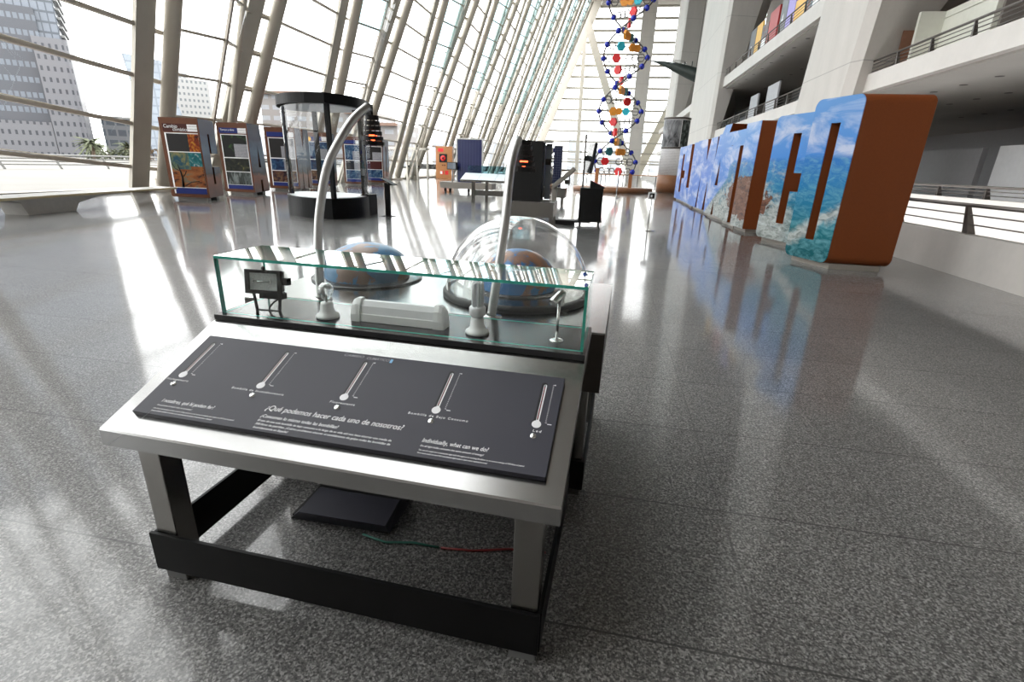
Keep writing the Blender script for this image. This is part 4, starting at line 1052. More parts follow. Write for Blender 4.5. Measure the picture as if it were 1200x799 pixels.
def lectern(loc, rz, label, mat, h=1.0, post=(0.16, 0.05), top=(0.42, 0.34), tiltd=24):
    l = thing('reading_lectern', label, 'lectern', loc, rz)
    MB().rbox(-0.16, 0.18, -0.15, 0.15, 0, 0.012, 0.003).build('foot', mat, l)
    MB().rbox(-post[0]/2, post[0]/2, -post[1]/2, post[1]/2, 0.012, h-0.04, 0.004).build('post', mat, l)
    b = MB().rbox(-top[0]/2, top[0]/2, -top[1]/2, top[1]/2, -0.012, 0.012, 0.004)
    mt = Matrix.Translation((0.06, 0, h)) @ Matrix.Rotation(R(tiltd), 4, 'Y')
    b.v = [tuple(mt @ Vector(v)) for v in b.v]; b.build('reading_board', mat, l)
    MB().box(0.09, 0.13, -0.03, 0.03, h-0.1, h-0.02).build('bracket', mat, l)
lectern((-6.5, 14.55, 0), R(0), 'small black lectern standing at the right of the booth', 'black', 1.0)

# ------------------------------------------------------------------ bench
bn = thing('bench', 'long pale bench with a pedestal by the window, left edge', 'bench', (-14.0, 11.2, 0))
def bl(x, y): return (x+14.0, y-11.2)
top = [bl(-13.55, 9.0), bl(-13.85, 10.4), bl(-14.4, 13.5), bl(-14.75, 15.6), bl(-15.5, 15.6), bl(-15.2, 13.5), bl(-14.75, 10.4), bl(-14.6, 9.0)]
MB().prism(top, 'z', 0.40, 0.455).build('seat_slab', ['bench_top', 'bench_edge'], bn)
bn_s = bn.children[0]
for p in bn_s.data.polygons:
    if abs(p.normal.z) < 0.5: p.material_index = 1
b = MB(); prof = [(-1.05, 0.40), (-0.75, 0.30), (-0.62, 0.0), (0.75, 0.0), (0.9, 0.2), (1.6, 0.33), (3.2, 0.40)]
d = Vector((-0.16, 0.98)).normalized()
def sh(p): return (-0.02+d.x*p[1]+d.y*p[0]*-1+0.0, -0.35+d.y*p[1]+d.x*p[0], p[2])
b.prism(prof, 'x', 0.12, 0.72, 0, (), sh); b.build('pedestal', 'bench_base', bn)

# ------------------------------------------------------------------ exhibits in the middle of the hall
tw = thing('exhibit_stand', 'low steel table carrying the tall black cabinet', 'table', (-1.9, 13.3, 0))
MB().rbox(-0.75, 0.56, -0.3, 0.72, 0.36, 0.72, 0.006).build('apron', 'steel', tw)
MB().box(-0.76, 0.57, -0.31, 0.73, 0.72, 0.735).build('tabletop', 'steel_top', tw)
for x in (-0.72, 0.46):
    for y in (-0.27, 0.62): MB().box(x, x+0.08, y, y+0.08, 0, 0.36).build('leg', 'steel', tw)
cb = thing('tall_cabinet', 'tall black cabinet with a glass side on the low steel table', 'cabinet', (-2.1, 13.55, 0.735))
MB().rbox(-0.42, 0.38, -0.26, 0.28, 0, 1.46, 0.004).build('body', 'blackmat', cb)
MB().box(0.381, 0.62, -0.2, 0.28, 0.0, 0.02).build('sill', 'steel', cb)
MB().box(0.381, 0.60, -0.24, 0.28, 1.43, 1.46).build('cap', 'alu', cb)
MB().box(0.60, 0.608, -0.2, 0.28, 0.02, 1.43).build('glass_side', 'window', cb)
MB().box(0.40, 0.55, 0.15, 0.27, 0.9, 1.05).build('inner_shelf', 'umber', cb)
MB().box(0.40, 0.59, 0.262, 0.28, 0.03, 1.42).build('inner_print', 'leanblue', cb)
sp_ = thing('solar_panel', 'framed dark photovoltaic panel standing behind the tall black cabinet', 'solar panel', (-2.75, 24.0, 0.72))
MB().box(-0.52, 0.52, 0.0, 0.04, 0, 1.75).build('cells', 'pv', sp_)
b = MB().box(-0.55, -0.521, -0.01, 0.05, 0, 1.75).box(0.521, 0.55, -0.01, 0.05, 0, 1.75).box(-0.55, 0.55, -0.01, 0.05, -0.03, -0.001).box(-0.55, 0.55, -0.01, 0.05, 1.751, 1.78); b.build('frame', 'alu', sp_)
pl = thing('plinth', 'grey steel plinth under the photovoltaic panel', 'plinth', (-2.7, 24.1, 0))
MB().rbox(-0.75, 0.75, -0.35, 0.5, 0.25, 0.688, 0.006).build('box', 'steel', pl)
MB().box(-0.65, -0.55, -0.25, 0.4, 0, 0.25).build('leg', 'steel', pl); MB().box(0.55, 0.65, -0.25, 0.4, 0, 0.25).build('leg', 'steel', pl)
al = thing('angled_lectern', 'grey steel lectern with a steeply tilted board beside the black trolley', 'lectern', (-1.62, 15.6, 0))
MB().rbox(-0.09, 0.09, -0.06, 0.06, 0, 1.12, 0.005).build('post', 'plinth', al)
b = MB().rbox(-0.40, 0.40, -0.3, 0.3, -0.06, 0.05, 0.008); mt = Matrix.Translation((0.27, 0, 1.30)) @ Matrix.Rotation(R(-42), 4, 'Y')
b.v = [tuple(mt @ Vector(v)) for v in b.v]; b.build('board', 'plinth', al)
MB().rbox(0.30, 0.46, -0.1, 0.1, 1.12, 1.24, 0.005).build('bracket', 'plinth', al)
tray = thing('floor_tray', 'low black tray on the floor left of the trolley', 'tray', (-1.25, 15.15, 0))
MB().rbox(-0.36, 0.34, -0.2, 0.2, 0.0, 0.13, 0.006).build('box', 'blackmat', tray)
MB().box(0.341, 0.48, -0.03, 0.03, 0.06, 0.09).build('tow_bar', 'blackmat', tray)
tr = thing('equipment_trolley', 'black trolley on castors with papers on its sloping top', 'trolley', (-0.5, 15.45, 0), R(4))
MB().rbox(-0.33, 0.33, -0.3, 0.3, 0.13, 1.05, 0.008).build('body', 'blackmat', tr)
MB().hexa([(-0.05, -0.3, 1.051), (0.36, -0.3, 1.051), (0.36, 0.3, 1.051), (-0.05, 0.3, 1.051), (-0.05, -0.3, 1.26), (0.36, -0.3, 1.09), (0.36, 0.3, 1.09), (-0.05, 0.3, 1.26)]).build('sloping_top', 'blackmat', tr)
b = MB().hexa([(0.0, -0.24, 1.243), (0.33, -0.24, 1.106), (0.33, 0.24, 1.106), (0.0, 0.24, 1.243), (0.0, -0.24, 1.25), (0.33, -0.24, 1.113), (0.33, 0.24, 1.113), (0.0, 0.24, 1.25)]); b.build('notice', 'red', tr)
MB().box(-0.36, 0.36, -0.33, 0.33, 0.10, 0.13).build('chassis', 'blackmat', tr)
for x in (-0.28, 0.28):
    for y in (-0.26, 0.26): MB().tube([(x-0.015, y, 0.05), (x+0.015, y, 0.05)], 0.05, 14).box(x-0.02, x+0.02, y-0.01, y+0.01, 0.05, 0.10).build('castor', 'blackmat', tr)
tv = thing('monitor_stand', 'pole stand with an edge-on black monitor behind the trolley', 'monitor', (-0.80, 16.25, 0))
MB().rbox(-0.25, 0.3, -0.2, 0.25, 0, 0.03, 0.005).build('foot', 'blackmat', tv)
MB().tube([(0, 0, 0.03), (-0.02, 0, 2.55)], 0.03, 14).build('pole', 'rail', tv)
mt = Matrix.Translation((0.16, 0, 1.87)) @ Matrix.Rotation(R(-78), 4, 'Z') @ Matrix.Rotation(R(-8), 4, 'X')
b = MB().rbox(-0.55, 0.55, -0.05, 0.05, -0.43, 0.43, 0.03); b.v = [tuple(mt @ Vector(v)) for v in b.v]; b.build('monitor', 'screen', tv)
MB().box(-0.02, 0.12, -0.05, 0.05, 1.8, 1.95).build('bracket', 'blackmat', tv)
MB().tube([(-0.02, 0, 2.45), (0.4, -0.05, 2.46), (0.47, -0.06, 2.58)], 0.012, 8).build('arm', 'rail', tv)
sg = thing('sign_stand', 'slim metal sign stand with a small white card, right of the trolley', 'sign stand', (1.16, 14.65, 0))
MB().lathe([(0, 0), (0.2, 0), (0.2, 0.012), (0.05, 0.02), (0, 0.02)], n=28).build('foot', 'chrome', sg)
MB().tube([(0, 0, 0.02), (0.02, 0, 0.86)], 0.02, 12).build('post', 'chrome', sg)
c_ = MB().rbox(-0.09, 0.13, -0.012, 0.0, 0.84, 1.04, 0.004).build('card', 'white', sg)
MB().box(-0.045, 0.085, -0.0155, -0.0125, 0.875, 1.005).build('pictogram', 'blackmat', c_); MB().box(-0.02, 0.03, -0.017, -0.0158, 0.9, 0.97).build('pictogram_mark', 'white', c_)
st = thing('barrier_stanchion', 'thin chrome stanchion in front of the helix', 'stanchion', (0.45, 30.5, 0))
MB().lathe([(0, 0), (0.2, 0), (0.2, 0.015), (0.04, 0.03), (0, 0.03)], n=24).build('foot', 'chrome', st); MB().tube([(0, 0, 0.03), (0, 0, 1.5)], 0.03, 10).build('post', 'chrome', st)
wt = thing('display_bench', 'low grey table with white panels and a clear case, left of the tall cabinet', 'table', (-4.9, 22.2, 0))
MB().hexa([(-1.4, -0.65, 0.86), (1.6, -0.65, 0.86), (1.6, 0.2, 0.86), (-1.4, 0.2, 0.86), (-1.4, -0.65, 0.93), (1.6, -0.65, 0.93), (1.6, 0.2, 1.2), (-1.4, 0.2, 1.2)]).build('desk', 'steel', wt)
for q in range(4):
    x = -1.38+q*0.745; MB().hexa([(x, -0.63, 0.942), (x+0.73, -0.63, 0.942), (x+0.73, 0.18, 1.2), (x, 0.18, 1.2), (x, -0.635, 0.952), (x+0.73, -0.635, 0.952), (x+0.73, 0.175, 1.21), (x, 0.175, 1.21)]).build('white_panel', 'whitewash', wt)
for x in (-0.95, 1.2):
    MB().box(x, x+0.14, -0.4, -0.28, 0, 0.86).build('leg', 'steel', wt); MB().box(x+0.5, x+0.62, 0.05, 0.15, 0, 0.86).build('leg', 'steel', wt)
MB().box(-0.9, 1.3, -0.36, -0.3, 0.3, 0.52).build('stretcher', 'steel', wt)
g = MB().box(-1.3, 1.5, 0.24, 0.7, 1.2, 1.52); g.build('clear_case', 'windowcyan', wt)
MB().box(-1.35, 1.55, 0.2, 0.75, 1.0, 1.2).build('case_base', 'plinth', wt)
bp = thing('wheeled_platform', 'low grey wheeled platform under the blue panel', 'platform', (-8.2, 29.5, 0))
MB().rbox(-1.5, 1.6, -0.5, 0.6, 0.2, 0.55, 0.01).build('deck', 'plinth', bp)
for x in (-1.2, -0.9, 0.2, 0.45, 1.3):
    MB().tube([(x-0.05, -0.35, 0.1), (x+0.05, -0.35, 0.1)], 0.1, 12).build('wheel', 'black', bp)
bc = thing('blue_collector', 'tall dark blue ribbed panel in a silver frame', 'panel', (-8.05, 29.5, 0.55))
MB().box(-0.72, 0.72, 0, 0.08, 0, 2.33).build('strips', 'curtain', bc)
b = MB().box(-0.8, -0.721, -0.02, 0.1, 0, 2.4).box(0.721, 0.8, -0.02, 0.1, 0, 2.4).box(-0.72, 0.72, -0.02, 0.1, 2.331, 2.4); b.build('frame', 'alu', bc)
b = MB()
for q in range(9): b.box(-0.66+0.155*q, -0.57+0.155*q, -0.03, -0.021, 2.35, 2.385)
b.build('clips', 'white', bc)
mo = thing('touch_screen', 'small pale screen on a thin post left of the blue panel', 'screen', (-9.0, 29.2, 0.55))
MB().tube([(0, 0, 0), (0, 0, 0.68)], 0.035, 10).build('post', 'alu', mo)
MB().rbox(-0.3, 0.3, -0.06, 0.02, 0.68, 1.08, 0.01).build('housing', 'blackmat', mo); MB().box(-0.26, 0.22, -0.066, -0.061, 0.72, 1.05).build('display', 'leanblue', mo)
fc = thing('fire_cabinet', 'orange wooden fire point cabinet by the glass front', 'cabinet', (-16.9, 52.0, 0))
MB().rbox(-0.88, 0.88, 0, 0.6, 0, 3.15, 0.02).build('body', 'firewood', fc)
b = MB().box(-0.62, -0.05, -0.02, -0.001, 2.62, 2.95); b.build('sign_plate', 'red', fc)
hz = MB().box(-0.5, 0.33, -0.03, -0.001, 1.6, 2.42).build('hose_box', 'blackmat', fc); MB().lathe([(0.1, 0), (0.28, 0), (0.28, 0.02), (0.1, 0.02)], n=20).build('hose_reel', 'red', hz)
hz.children[0].matrix_local = Matrix.Translation((-0.08, -0.031, 2.0)) @ Matrix.Rotation(PI/2, 4, 'X')
for x in (-0.42, 0.1): MB().box(x, x+0.36, -0.02, -0.001, 0.42, 0.8).build('sign_plate', 'red', fc)
MB().box(-0.42, -0.18, -0.026, -0.021, 0.47, 0.75).build('sign_pictogram', 'white', fc)
MB().box(-0.2, -0.08, -0.02, -0.001, 1.28, 1.38).build('call_point', 'maroon', fc); MB().box(0.02, 0.14, -0.02, -0.001, 1.28, 1.38).build('call_point', 'maroon', fc)

# entrance doors in the glass front
d1 = MB()
for q in range(5): d1.box(-20.7+q*1.0, -20.55+q*1.0, 46.2, 46.4, 0, 2.75)
d1.box(-20.7, -16.4, 46.2, 46.4, 2.6, 2.8)
dd = struct(d1, 'door_2', 'paint2')
g = MB().quad((-20.7, 46.3, 0), (-16.7, 46.3, 0), (-16.7, 46.3, 2.6), (-20.7, 46.3, 2.6)); struct(g, 'door_pane', 'window', dd)
b = MB()
for q in (1, 2, 3): b.box(-20.5+q*1.0, -20.35+q*1.0, 46.1, 46.19, 1.05, 1.25)
struct(b, 'door_handle', 'blackmat', dd)

# ------------------------------------------------------------------ double helix
hx = thing('double_helix_sculpture', 'tall double helix sculpture with blue balls and coloured plates', 'sculpture', (0.25, 40.0, 0))
MB().lathe([(0, 0), (2.95, 0), (2.95, 0.3), (0, 0.3)], n=48).build('platform', 'cylwood', hx)
for x in (-1.25, 1.25): MB().rbox(x-0.13, x+0.13, -0.14, 0.14, 0.3, 1.62, 0.02).build('post', 'dnawood', hx)
RH, HP, ZB_, ZT = 1.5, 3.5, 1.38, 15.0
def hp(z, ph): a = PI*(z-10.0)/HP+ph; return Vector((RH*math.cos(a)*1.0, RH*math.sin(a), z))
# crossings seen near z = 3.9, 8.2, 12.5
PH0 = PI*(10.0-7.25)/HP+PI/2
for ph in (PH0, PH0+PI):
    MB().tube([hp(ZB_+(ZT-ZB_)*i/150, ph) for i in range(151)], 0.05, 8).build('strand', 'wire', hx)
def hexring(b, c, ax, up, r, t=0.034):
    pts = [c+ax*r*math.cos(PI/3*i)+up*r*math.sin(PI/3*i) for i in range(7)]
    for i in range(6): b.tube([pts[i], pts[i+1]], t, 5, cap=False)
def hexplate(b, c, ax, up, r, mi):
    n_ = ax.cross(up); P = [c+ax*r*math.cos(PI/3*i)+up*r*math.sin(PI/3*i) for i in range(6)]
    vs = [p+n_*0.09 for p in P]+[p-n_*0.09 for p in P]
    b.add(vs, [tuple(range(6)), tuple(range(11, 5, -1))]+[(i, (i+1) % 6, 6+(i+1) % 6, 6+i) for i in range(6)], mi)
z = ZB_+0.05; k = 0
seq = [('red', None, 0.62), ('red', None, 0.25), ('teal', 'orange', 0.28), ('orange', 'teal', 0.42), ('red', None, 0.3), ('red', None, 0.34), ('orange', 'cyan', 0.34), ('red', None, 0.68), ('orange', 'teal', 0.42), ('red', None, 0.36), ('red', None, 0.32), ('red', None, 0.3), ('cyan', 'orange', 0.36), ('orange', 'teal', 0.42), ('red', None, 0.6), ('red', None, 0.62), ('orange', 'cyan', 0.36), ('red', None, 0.4)]
while z < ZT-0.2:
    p, q = sorted((hp(z, PH0), hp(z, PH0+PI)), key=lambda w: w.x); ax = (q-p).normalized(); up = Vector((0, 0, 1)); L = (q-p).length
    rg = MB(); rg.tube([p, q], 0.026, 6)
    c1, c2, t = seq[k % len(seq)]
    hexring(rg, p+ax*0.42, ax, up, 0.26); hexring(rg, q-ax*0.42, ax, up, 0.26)
    if c2 is None:
        tt = 0.66 if t < 0.5 else 0.36
        for off in (-0.2, 0.2): hexring(rg, p+ax*(L*tt+off), ax, up, 0.24)
    ro = rg.build('rung', 'wire', hx)
    pb = MB(); hexplate(pb, p+ax*L*t, ax, up, 0.31, 0)
    if c1 == 'orange': hexplate(pb, p+ax*(L*t+0.4), ax, up, 0.27, 0)
    pb.build('plate', c1, ro)
    if c2:
        pb = MB(); t2_ = t+0.30 if t < 0.55 else t-0.3
        hexplate(pb, p+ax*L*t2_, ax, up, 0.28, 0)
        if c2 == 'orange': hexplate(pb, p+ax*(L*t2_+0.38), ax, up, 0.26, 0)
        pb.build('plate', c2, ro)
    for e in (p, q): MB().ball(e, 0.185, 12, 8).build('ball', 'cobalt', hx)
    z += 0.68; k += 1
# drum kiosk
dk = thing('drum_kiosk', 'round drum kiosk with monochrome portrait, text and wooden base', 'kiosk', (4.65, 43.0, 0))
MB().lathe([(0, 0), (0.98, 0), (0.98, 1.3), (0, 1.3)], n=40).build('base', 'cylwood', dk)
MB().lathe([(0, 1.3), (0.95, 1.3), (0.95, 5.3), (0, 5.3)], n=40).build('drum', 'rows_fine', dk)
MB().lathe([(0.965, 3.35), (0.965, 5.22)], n=24, a0=R(165), a1=R(285)).build('portrait', 'photo_bw', dk)
MB().lathe([(0.965, 3.35), (0.965, 5.22)], n=16, a0=R(288), a1=R(350)).build('picture', 'fallspic', dk)
MB().lathe([(0, 5.3), (1.0, 5.3), (1.0, 5.42), (0, 5.42)], n=40).build('cap', 'rail', dk); MB().lathe([(0.97, 3.22), (0.99, 3.22), (0.99, 3.34), (0.97, 3.34)], n=40).build('band', 'rail', dk)

# ------------------------------------------------------------------ aircraft hung from the roof
ac = thing('hanging_aircraft', 'dark green jet nose hung high behind the great column', 'aircraft', (3.46, 72.0, 14.5)); ac.scale = (1.44, 1.44, 1.44)
b = MB(); n = 16; rings = [(0.0, 0.02, 0.0), (0.5, 0.08, -0.1), (1.2, 0.19, -0.27), (2.2, 0.38, -0.56), (3.3, 0.52, -0.95), (5.0, 0.66, -1.55), (7.5, 0.72, -2.4)]
vs = [(x, 0.9*r*math.cos(2*PI*i/n)-0.12*x, c+r*math.sin(2*PI*i/n)) for x, r, c in rings for i in range(n)]
b.add(vs, [(j*n+i, j*n+(i+1) % n, (j+1)*n+(i+1) % n, (j+1)*n+i) for j in range(len(rings)-1) for i in range(n)]+[tuple(range(n)), tuple((len(rings)-1)*n+i for i in range(n))], 0, True)
b.build('fuselage', 'aircraft', ac)
MB().ball((2.35, -0.28, -0.25), 0.45, 16, 10, sc=(1.6, 0.6, 0.55)).build('canopy', 'bulbglass', ac)
for x in (2.9, 3.5): MB().box(x, x+0.07, -0.12*x-0.02, -0.12*x+0.02, -0.9, -0.12).build('canopy_frame', 'aircraft', ac)
for x, y in ((3.9, -0.5), (7.0, -0.9)): MB().tube([(x, y, -1.2), (x, y, 13.5)], 0.02, 6).build('cable', 'rail', ac)
MB().hexa([(4.6, -0.6, -1.45), (7.4, -3.6, -2.4), (7.4, -1.0, -2.4), (6.4, -0.8, -2.1), (4.6, -0.6, -1.4), (7.4, -3.6, -2.34), (7.4, -1.0, -2.3), (6.4, -0.8, -2.0)]).build('wing', 'aircraft', ac)

# ------------------------------------------------------------------ railings on the right
def railing(name, label, x, y0, y1, zb, h, nb, lean, step, first, postw=0.09):
    r = thing(name, label, 'railing', (x, y0, zb))
    L = y1-y0
    MB().tube([(lean, 0, h), (lean, L, h)], 0.035, 10).build('handrail', 'rail', r)
    for i in range(nb):
        t = (i+1)/(nb+1); MB().tube([(lean*t, 0, h*t), (lean*t, L, h*t)], 0.014, 6).build('bar', 'rail', r)
    y = first
    while y < y1:
        if y > y0:
            MB().hexa([(-0.06, y-y0-postw*0.9, 0), (0.07, y-y0-postw*0.9, 0), (0.07, y-y0+postw*0.9, 0), (-0.06, y-y0+postw*0.9, 0),
                       (lean-0.03, y-y0-postw*0.3, h), (lean+0.03, y-y0-postw*0.3, h), (lean+0.03, y-y0+postw*0.3, h), (lean-0.03, y-y0+postw*0.3, h)]).build('post', 'rail', r)
        y += step
railing('railing', 'dark metal railing on top of the low concrete parapet, right', XP+0.25, 2.0, 40.0, 0.715, 0.5, 2, -0.14, 2.35, 8.3)
railing('railing', 'thinner railing beyond the gap, behind the parapet railing', 9.05, 4.0, 40.0, 1.22, 0.28, 2, -0.03, 1.9, 5.0, 0.05)
railing('railing', 'railing on the edge of the gallery above the brown letter end', XS+0.12, 4.0, 23.0, 5.2, 0.44, 3, -0.05, 1.9, 5.7, 0.05)
railing('railing', 'railing on the first gallery between the two great columns', XS+0.12, 29.2, 60.0, 5.2, 0.6, 3, -0.05, 2.2, 30.0, 0.05)
railing('railing', 'railing on the upper gallery in front of the coloured boards', XS+0.12, 29.2, 60.0, 9.48, 0.6, 3, -0.05, 2.2, 30.0, 0.05)

# gallery furniture
def board_stand(x, y0, y1, z0, z1, mat, label, cat='partition', dx=0.12, trim=None):
    t = thing('partition_board', label, cat, (x, (y0+y1)/2, z0)); L = abs(y1-y0)/2
    MB().rbox(-dx/2, dx/2, -L, L, 0.0, z1-z0, 0.01).build('board', mat, t)
    return t
board_stand(10.5, 39.4, 42.0, 5.02, 7.5, 'greypanel', 'nearer grey partition on the first gallery')
board_stand(10.5, 44.4, 46.6, 5.02, 7.4, 'greypanel', 'middle grey partition on the first gallery')
board_stand(10.2, 54.5, 57.5, 5.02, 7.3, 'boardgrey', 'far dark grey partition on the first gallery')
for x, y0, y1, lab in ((11.6, 35.5, 39.2, 'dark cabinet right of the nearer grey partition'), (11.4, 42.3, 44.2, 'dark cabinet between two grey partitions'), (11.2, 48.5, 54.0, 'long dark cabinet before the far partition')):
    t = thing('dark_cabinet', lab, 'cabinet', (x, (y0+y1)/2, 5.02)); L = (y1-y0)/2
    MB().rbox(-0.3, 0.3, -L, L, 0, 1.9, 0.02).build('body', 'blackmat', t); MB().box(-0.33, -0.301, -L*0.8, L*0.3, 0.3, 1.2).build('screen', 'boardgrey', t)
for (y0, y1, z1, col, lab) in ((46.3, 48.0, 12.2, 'boardgrey', 'grey numbered panel, left end of the upper gallery boards'), (44.6, 46.2, 12.2, 'boardyellow', 'yellow board beside the grey panel on the upper gallery'), (42.9, 44.5, 11.8, 'boardmix', 'collage board on the upper gallery, between yellow and red'), (40.7, 42.8, 12.2, 'boardred', 'red board on the upper gallery'),
                               (38.9, 40.2, 12.6, 'boardgrey', 'second grey panel of the upper gallery, right of the red board'), (37.3, 38.8, 12.4, 'boardviolet', 'violet board on the upper gallery'), (35.4, 37.2, 11.4, 'boardyellow', 'orange yellow board at the right of the upper gallery'), (32.0, 35.3, 12.8, 'boardmix', 'collage board at the right end of the upper gallery')):
    t = board_stand(10.0, y0, y1, 9.22, z1, col, lab, 'display board')
    if col == 'boardmix': MB().box(-0.075, -0.061, -0.5, 0.4, 0.8, 1.6).build('white_sheet', 'white', t)
    if lab.startswith('grey num'): text('lettering', '3', 0.8, 'print', t, Matrix(((0, 0, -1, -0.065), (-1, 0, 0, 0.3), (0, 1, 0, 1.3), (0, 0, 0, 1))))
    if lab.startswith('second grey'): text('lettering', '4', 0.8, 'print', t, Matrix(((0, 0, -1, -0.065), (-1, 0, 0, 0.3), (0, 1, 0, 1.6), (0, 0, 0, 1))))
i = 0
for z, xs, ys in ((4.55, (10.9, 13.2, 16.4), [9.0+1.6*q for q in range(14)]), (8.62, (9.8, 12.4), [31+2.2*q for q in range(13)])):
    for x in xs:
        for y in ys:
            lab = 'recessed downlight in the underside of the first gallery' if z < 5 else 'recessed downlight in the underside of the upper gallery'
            d_ = tag(MB().lathe([(0, -0.012), (0.1, -0.012), (0.12, -0.002), (0.12, 0.0)], (0, 0, 0), 16).build('downlight', 'rail'), lab, 'light', 'downlights under the first gallery' if z < 5 else 'downlights under the upper gallery')
            d_.location = (x, y, z)
# far gallery wall panels under the first gallery
struct(MB().box(14.0, 14.2, 9.0, 22.6, 0.05, 2.9), 'wall_panel', 'whitewash')
struct(MB().hexa([(14.3, 24, 0.05), (14.5, 34, 0.05), (14.7, 34, 0.05), (14.5, 24, 0.05), (14.3, 24, 2.9), (14.5, 34, 2.9), (14.7, 34, 2.9), (14.5, 24, 2.9)]), 'wall_panel_far', 'greypanel')

# low bench tables by the far doors
for (x, y, w, lab) in ((-1.6, 62.0, 3.2, 'low dark topped table left of the helix posts'), (2.2, 66.0, 3.4, 'low dark topped table behind the helix platform')):
    t = thing('long_table', lab, 'table', (x, y, 0)); MB().box(-w, w, -0.4, 0.4, 0.92, 1.0).build('tabletop', 'dnawood', t)
    for q in (-w+0.1, -w/3, w/3, w-0.1): MB().box(q-0.05, q+0.05, -0.35, 0.35, 0, 0.92).build('leg', 'rail', t)

# ------------------------------------------------------------------ outdoors
orl = thing('outdoor_railing', 'pale metal railing outside the windows on the left', 'railing', (-45, 20, -0.06))
b = MB()
for z in (0.35, 0.58, 0.8, 1.08): MB().tube([(0, -30, z), (0, 70, z)], 0.05 if z < 1 else 0.075, 8).build('bar', 'outrail', orl)
for q in range(24): MB().bar((0.0, -30+4.2*q, 0), (0.0, -30.5+4.2*q, 1.08), 0.1, 0.12).build('post', 'outrail', orl)
def block(name, label, cat, loc): return thing(name, label, cat, loc)
ob = block('office_tower', 'tall grey glass office tower outside, upper left', 'building', (-104.6, 90, -0.06)); ob.rotation_euler.z = R(46)
MB().box(-40, 0.0, 0, 22, 0, 75).build('glass_shaft', 'towerglass', ob)
MB().box(-36, -3.0, -0.8, -0.02, 0, 25.5).build('curtain_wall', 'tower', ob)
b = MB().prism(round_poly([(-4.2, -1.8), (0.9, -1.8), (0.9, 14), (-4.2, 14)], 1.0, 6, [1]), 'z', 0, 20.8); b.build('stone_wing', 'stone', ob)
MB().box(-36, -4.3, -1.6, -0.9, 0, 6.2).build('podium', 'stone', ob)
b = MB()
for q in range(24): b.box(0.05, 0.6, 1, 14, 21.5+1.5*q, 21.9+1.5*q)
b.build('balcony_edge', 'outrail', ob)
lt = block('leaning_tower', 'pale blue tower with slanting sides beyond the trees', 'building', (-82.2, 86, -0.06)); lt.rotation_euler.z = R(44); lt.scale = (0.86, 0.86, 0.86)
MB().hexa([(-2.2, 0, 0), (6, 0, 0), (6, 8, 0), (-2.2, 8, 0), (-4.6, 0, 20.4), (2.0, 0, 19.8), (2.0, 8, 19.8), (-4.6, 8, 20.4)]).build('shaft', 'leanblue', lt)
wbk = block('white_block', 'white building with rows of small square windows', 'building', (-91, 110, -0.06)); wbk.rotation_euler.z = R(39)
MB().box(-12, 0.0, 0, 14, 0, 17).build('front', 'whiteblock', wbk); MB().box(-8, -4, 3, 9, 17, 18.6).build('roof_house', 'whiteblock', wbk)
db = block('low_office', 'low dark glazed office block beside the palms', 'building', (-124, 128, -0.06)); db.rotation_euler.z = R(44)
MB().box(-12, 9, 0, 10, 0, 9.4).build('front', 'darkblock', db); MB().box(-12, 9, -0.6, 0, 9.4, 10.0).build('roof_edge', 'outrail', db)
bh = block('brick_house', 'reddish flats rising behind the low office block', 'building', (-150, 160, -0.06)); bh.rotation_euler.z = R(44)
MB().box(-6, 9, 0, 10, 0, 15.5).build('front', 'brick', bh); MB().box(-4, 1, 2, 8, 15.5, 17.5).build('roof_house', 'brick', bh)
ap = block('apartment_block', 'stepped apartment block seen through the window behind the booth', 'building', (-95, 150, -0.06))
for q, (x0, x1, h) in enumerate(((-12, 6, 20), (6, 16, 17.5), (16, 24, 15), (24, 32, 12))):
    MB().box(x0, x1, 0, 18, 0, h).build('wing', 'flats', ap); MB().box(x0, x1, -1.2, 0, h-0.8, h).build('roof_edge', 'brick', ap)
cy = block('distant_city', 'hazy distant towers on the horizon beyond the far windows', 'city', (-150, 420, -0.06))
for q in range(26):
    x = -190+q*16+random.uniform(-4, 4); hgt = random.uniform(9, 26); MB().box(x, x+random.uniform(7, 13), 0, 10, 0, hgt).build('tower_block', 'haze', cy)
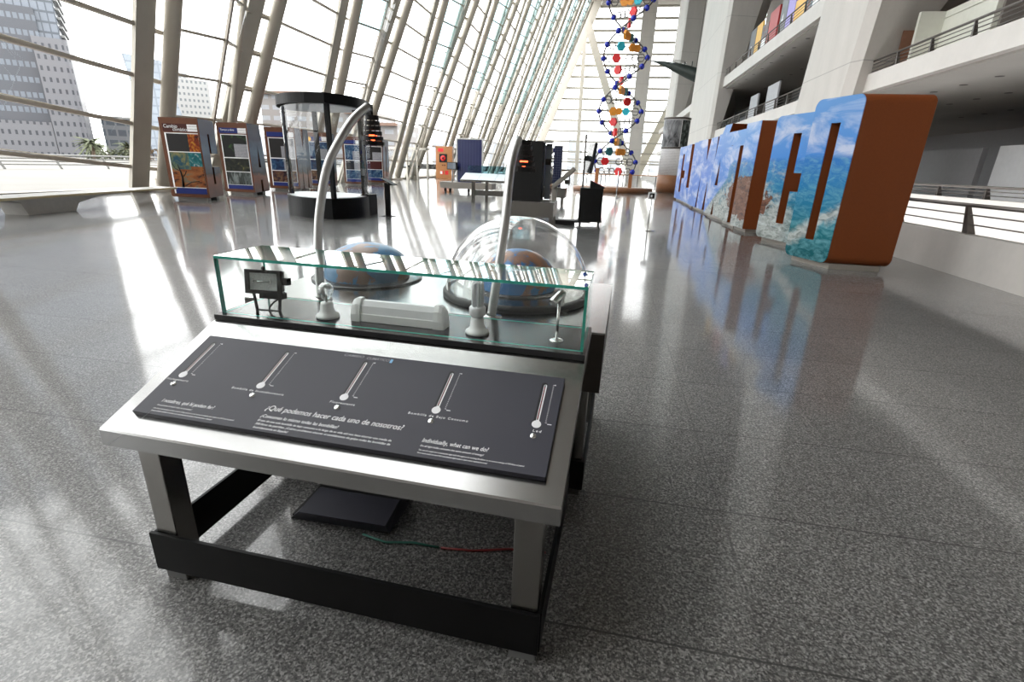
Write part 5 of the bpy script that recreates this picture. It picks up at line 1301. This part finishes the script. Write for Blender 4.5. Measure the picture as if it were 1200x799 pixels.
def palm(loc, h, r, label):
    t = thing('palm_tree', label, 'tree', loc); MB().tube([(0, 0, 0), (0.1, 0, h*0.5), (0, 0, h)], 0.25, 8).build('trunk', 'trunk', t)
    b = MB()
    for q in range(34):
        a = q*2.4; e = random.uniform(-0.5, 1.0); d = Vector((math.cos(a), math.sin(a), 0)); P = []
        for j in range(5):
            s_ = j/4*r; P.append(Vector((0, 0, h))+d*s_*math.cos(e*0.6)+Vector((0, 0, s_*math.sin(e)-0.5*s_*s_/r)))
        side = Vector((-d.y, d.x, 0)); vs = []
        for j, p in enumerate(P):
            w = 0.35*(1-j/4)+0.04; vs += [p-side*w-Vector((0, 0, w*0.6)), p, p+side*w-Vector((0, 0, w*0.6))]
        fs = []
        for j in range(4): fs += [(j*3, j*3+1, j*3+4, j*3+3), (j*3+1, j*3+2, j*3+5, j*3+4)]
        b.add(vs, fs)
    b.build('fronds', 'leaf', t)
palm((-81.5, 71, -0.06), 2.6, 2.6, 'grey green palm outside, in front of the office tower')
palm((-86, 82, -0.06), 2.2, 2.8, 'palm outside, right of the first one, before the stone wing')
palm((-91, 80, -0.06), 2.0, 2.2, 'leftmost low palm outside under the office tower')
def hedge(loc, w, h, mat, label):
    t = thing('hedge', label, 'hedge', loc); b = MB()
    for q in range(int(w*26)):
        c = Vector((random.uniform(-w, w), random.uniform(-1, 1), random.uniform(0.1, h))); r = random.uniform(0.2, 0.5)
        for m_ in range(3):
            d = Vector((random.uniform(-1, 1), random.uniform(-1, 1), random.uniform(-1, 1))).normalized(); e = d.cross(Vector((0.3, 0.5, 0.8))).normalized()
            b.add([c-d*r, c+e*r*0.5, c+d*r, c-e*r*0.5], [(0, 1, 2, 3)])
    b.build('foliage', mat, t); MB().tube([(0, 0, 0), (0, 0, h*0.5)], 0.2, 6).build('stem', 'trunk', t)
hedge((-78, 78, -0.06), 4.0, 2.0, 'leafdry', 'dry brown hedge outside, left of the first window column')
hedge((-84, 76, -0.06), 5.0, 1.7, 'leaf', 'grey green hedge outside under the palms')
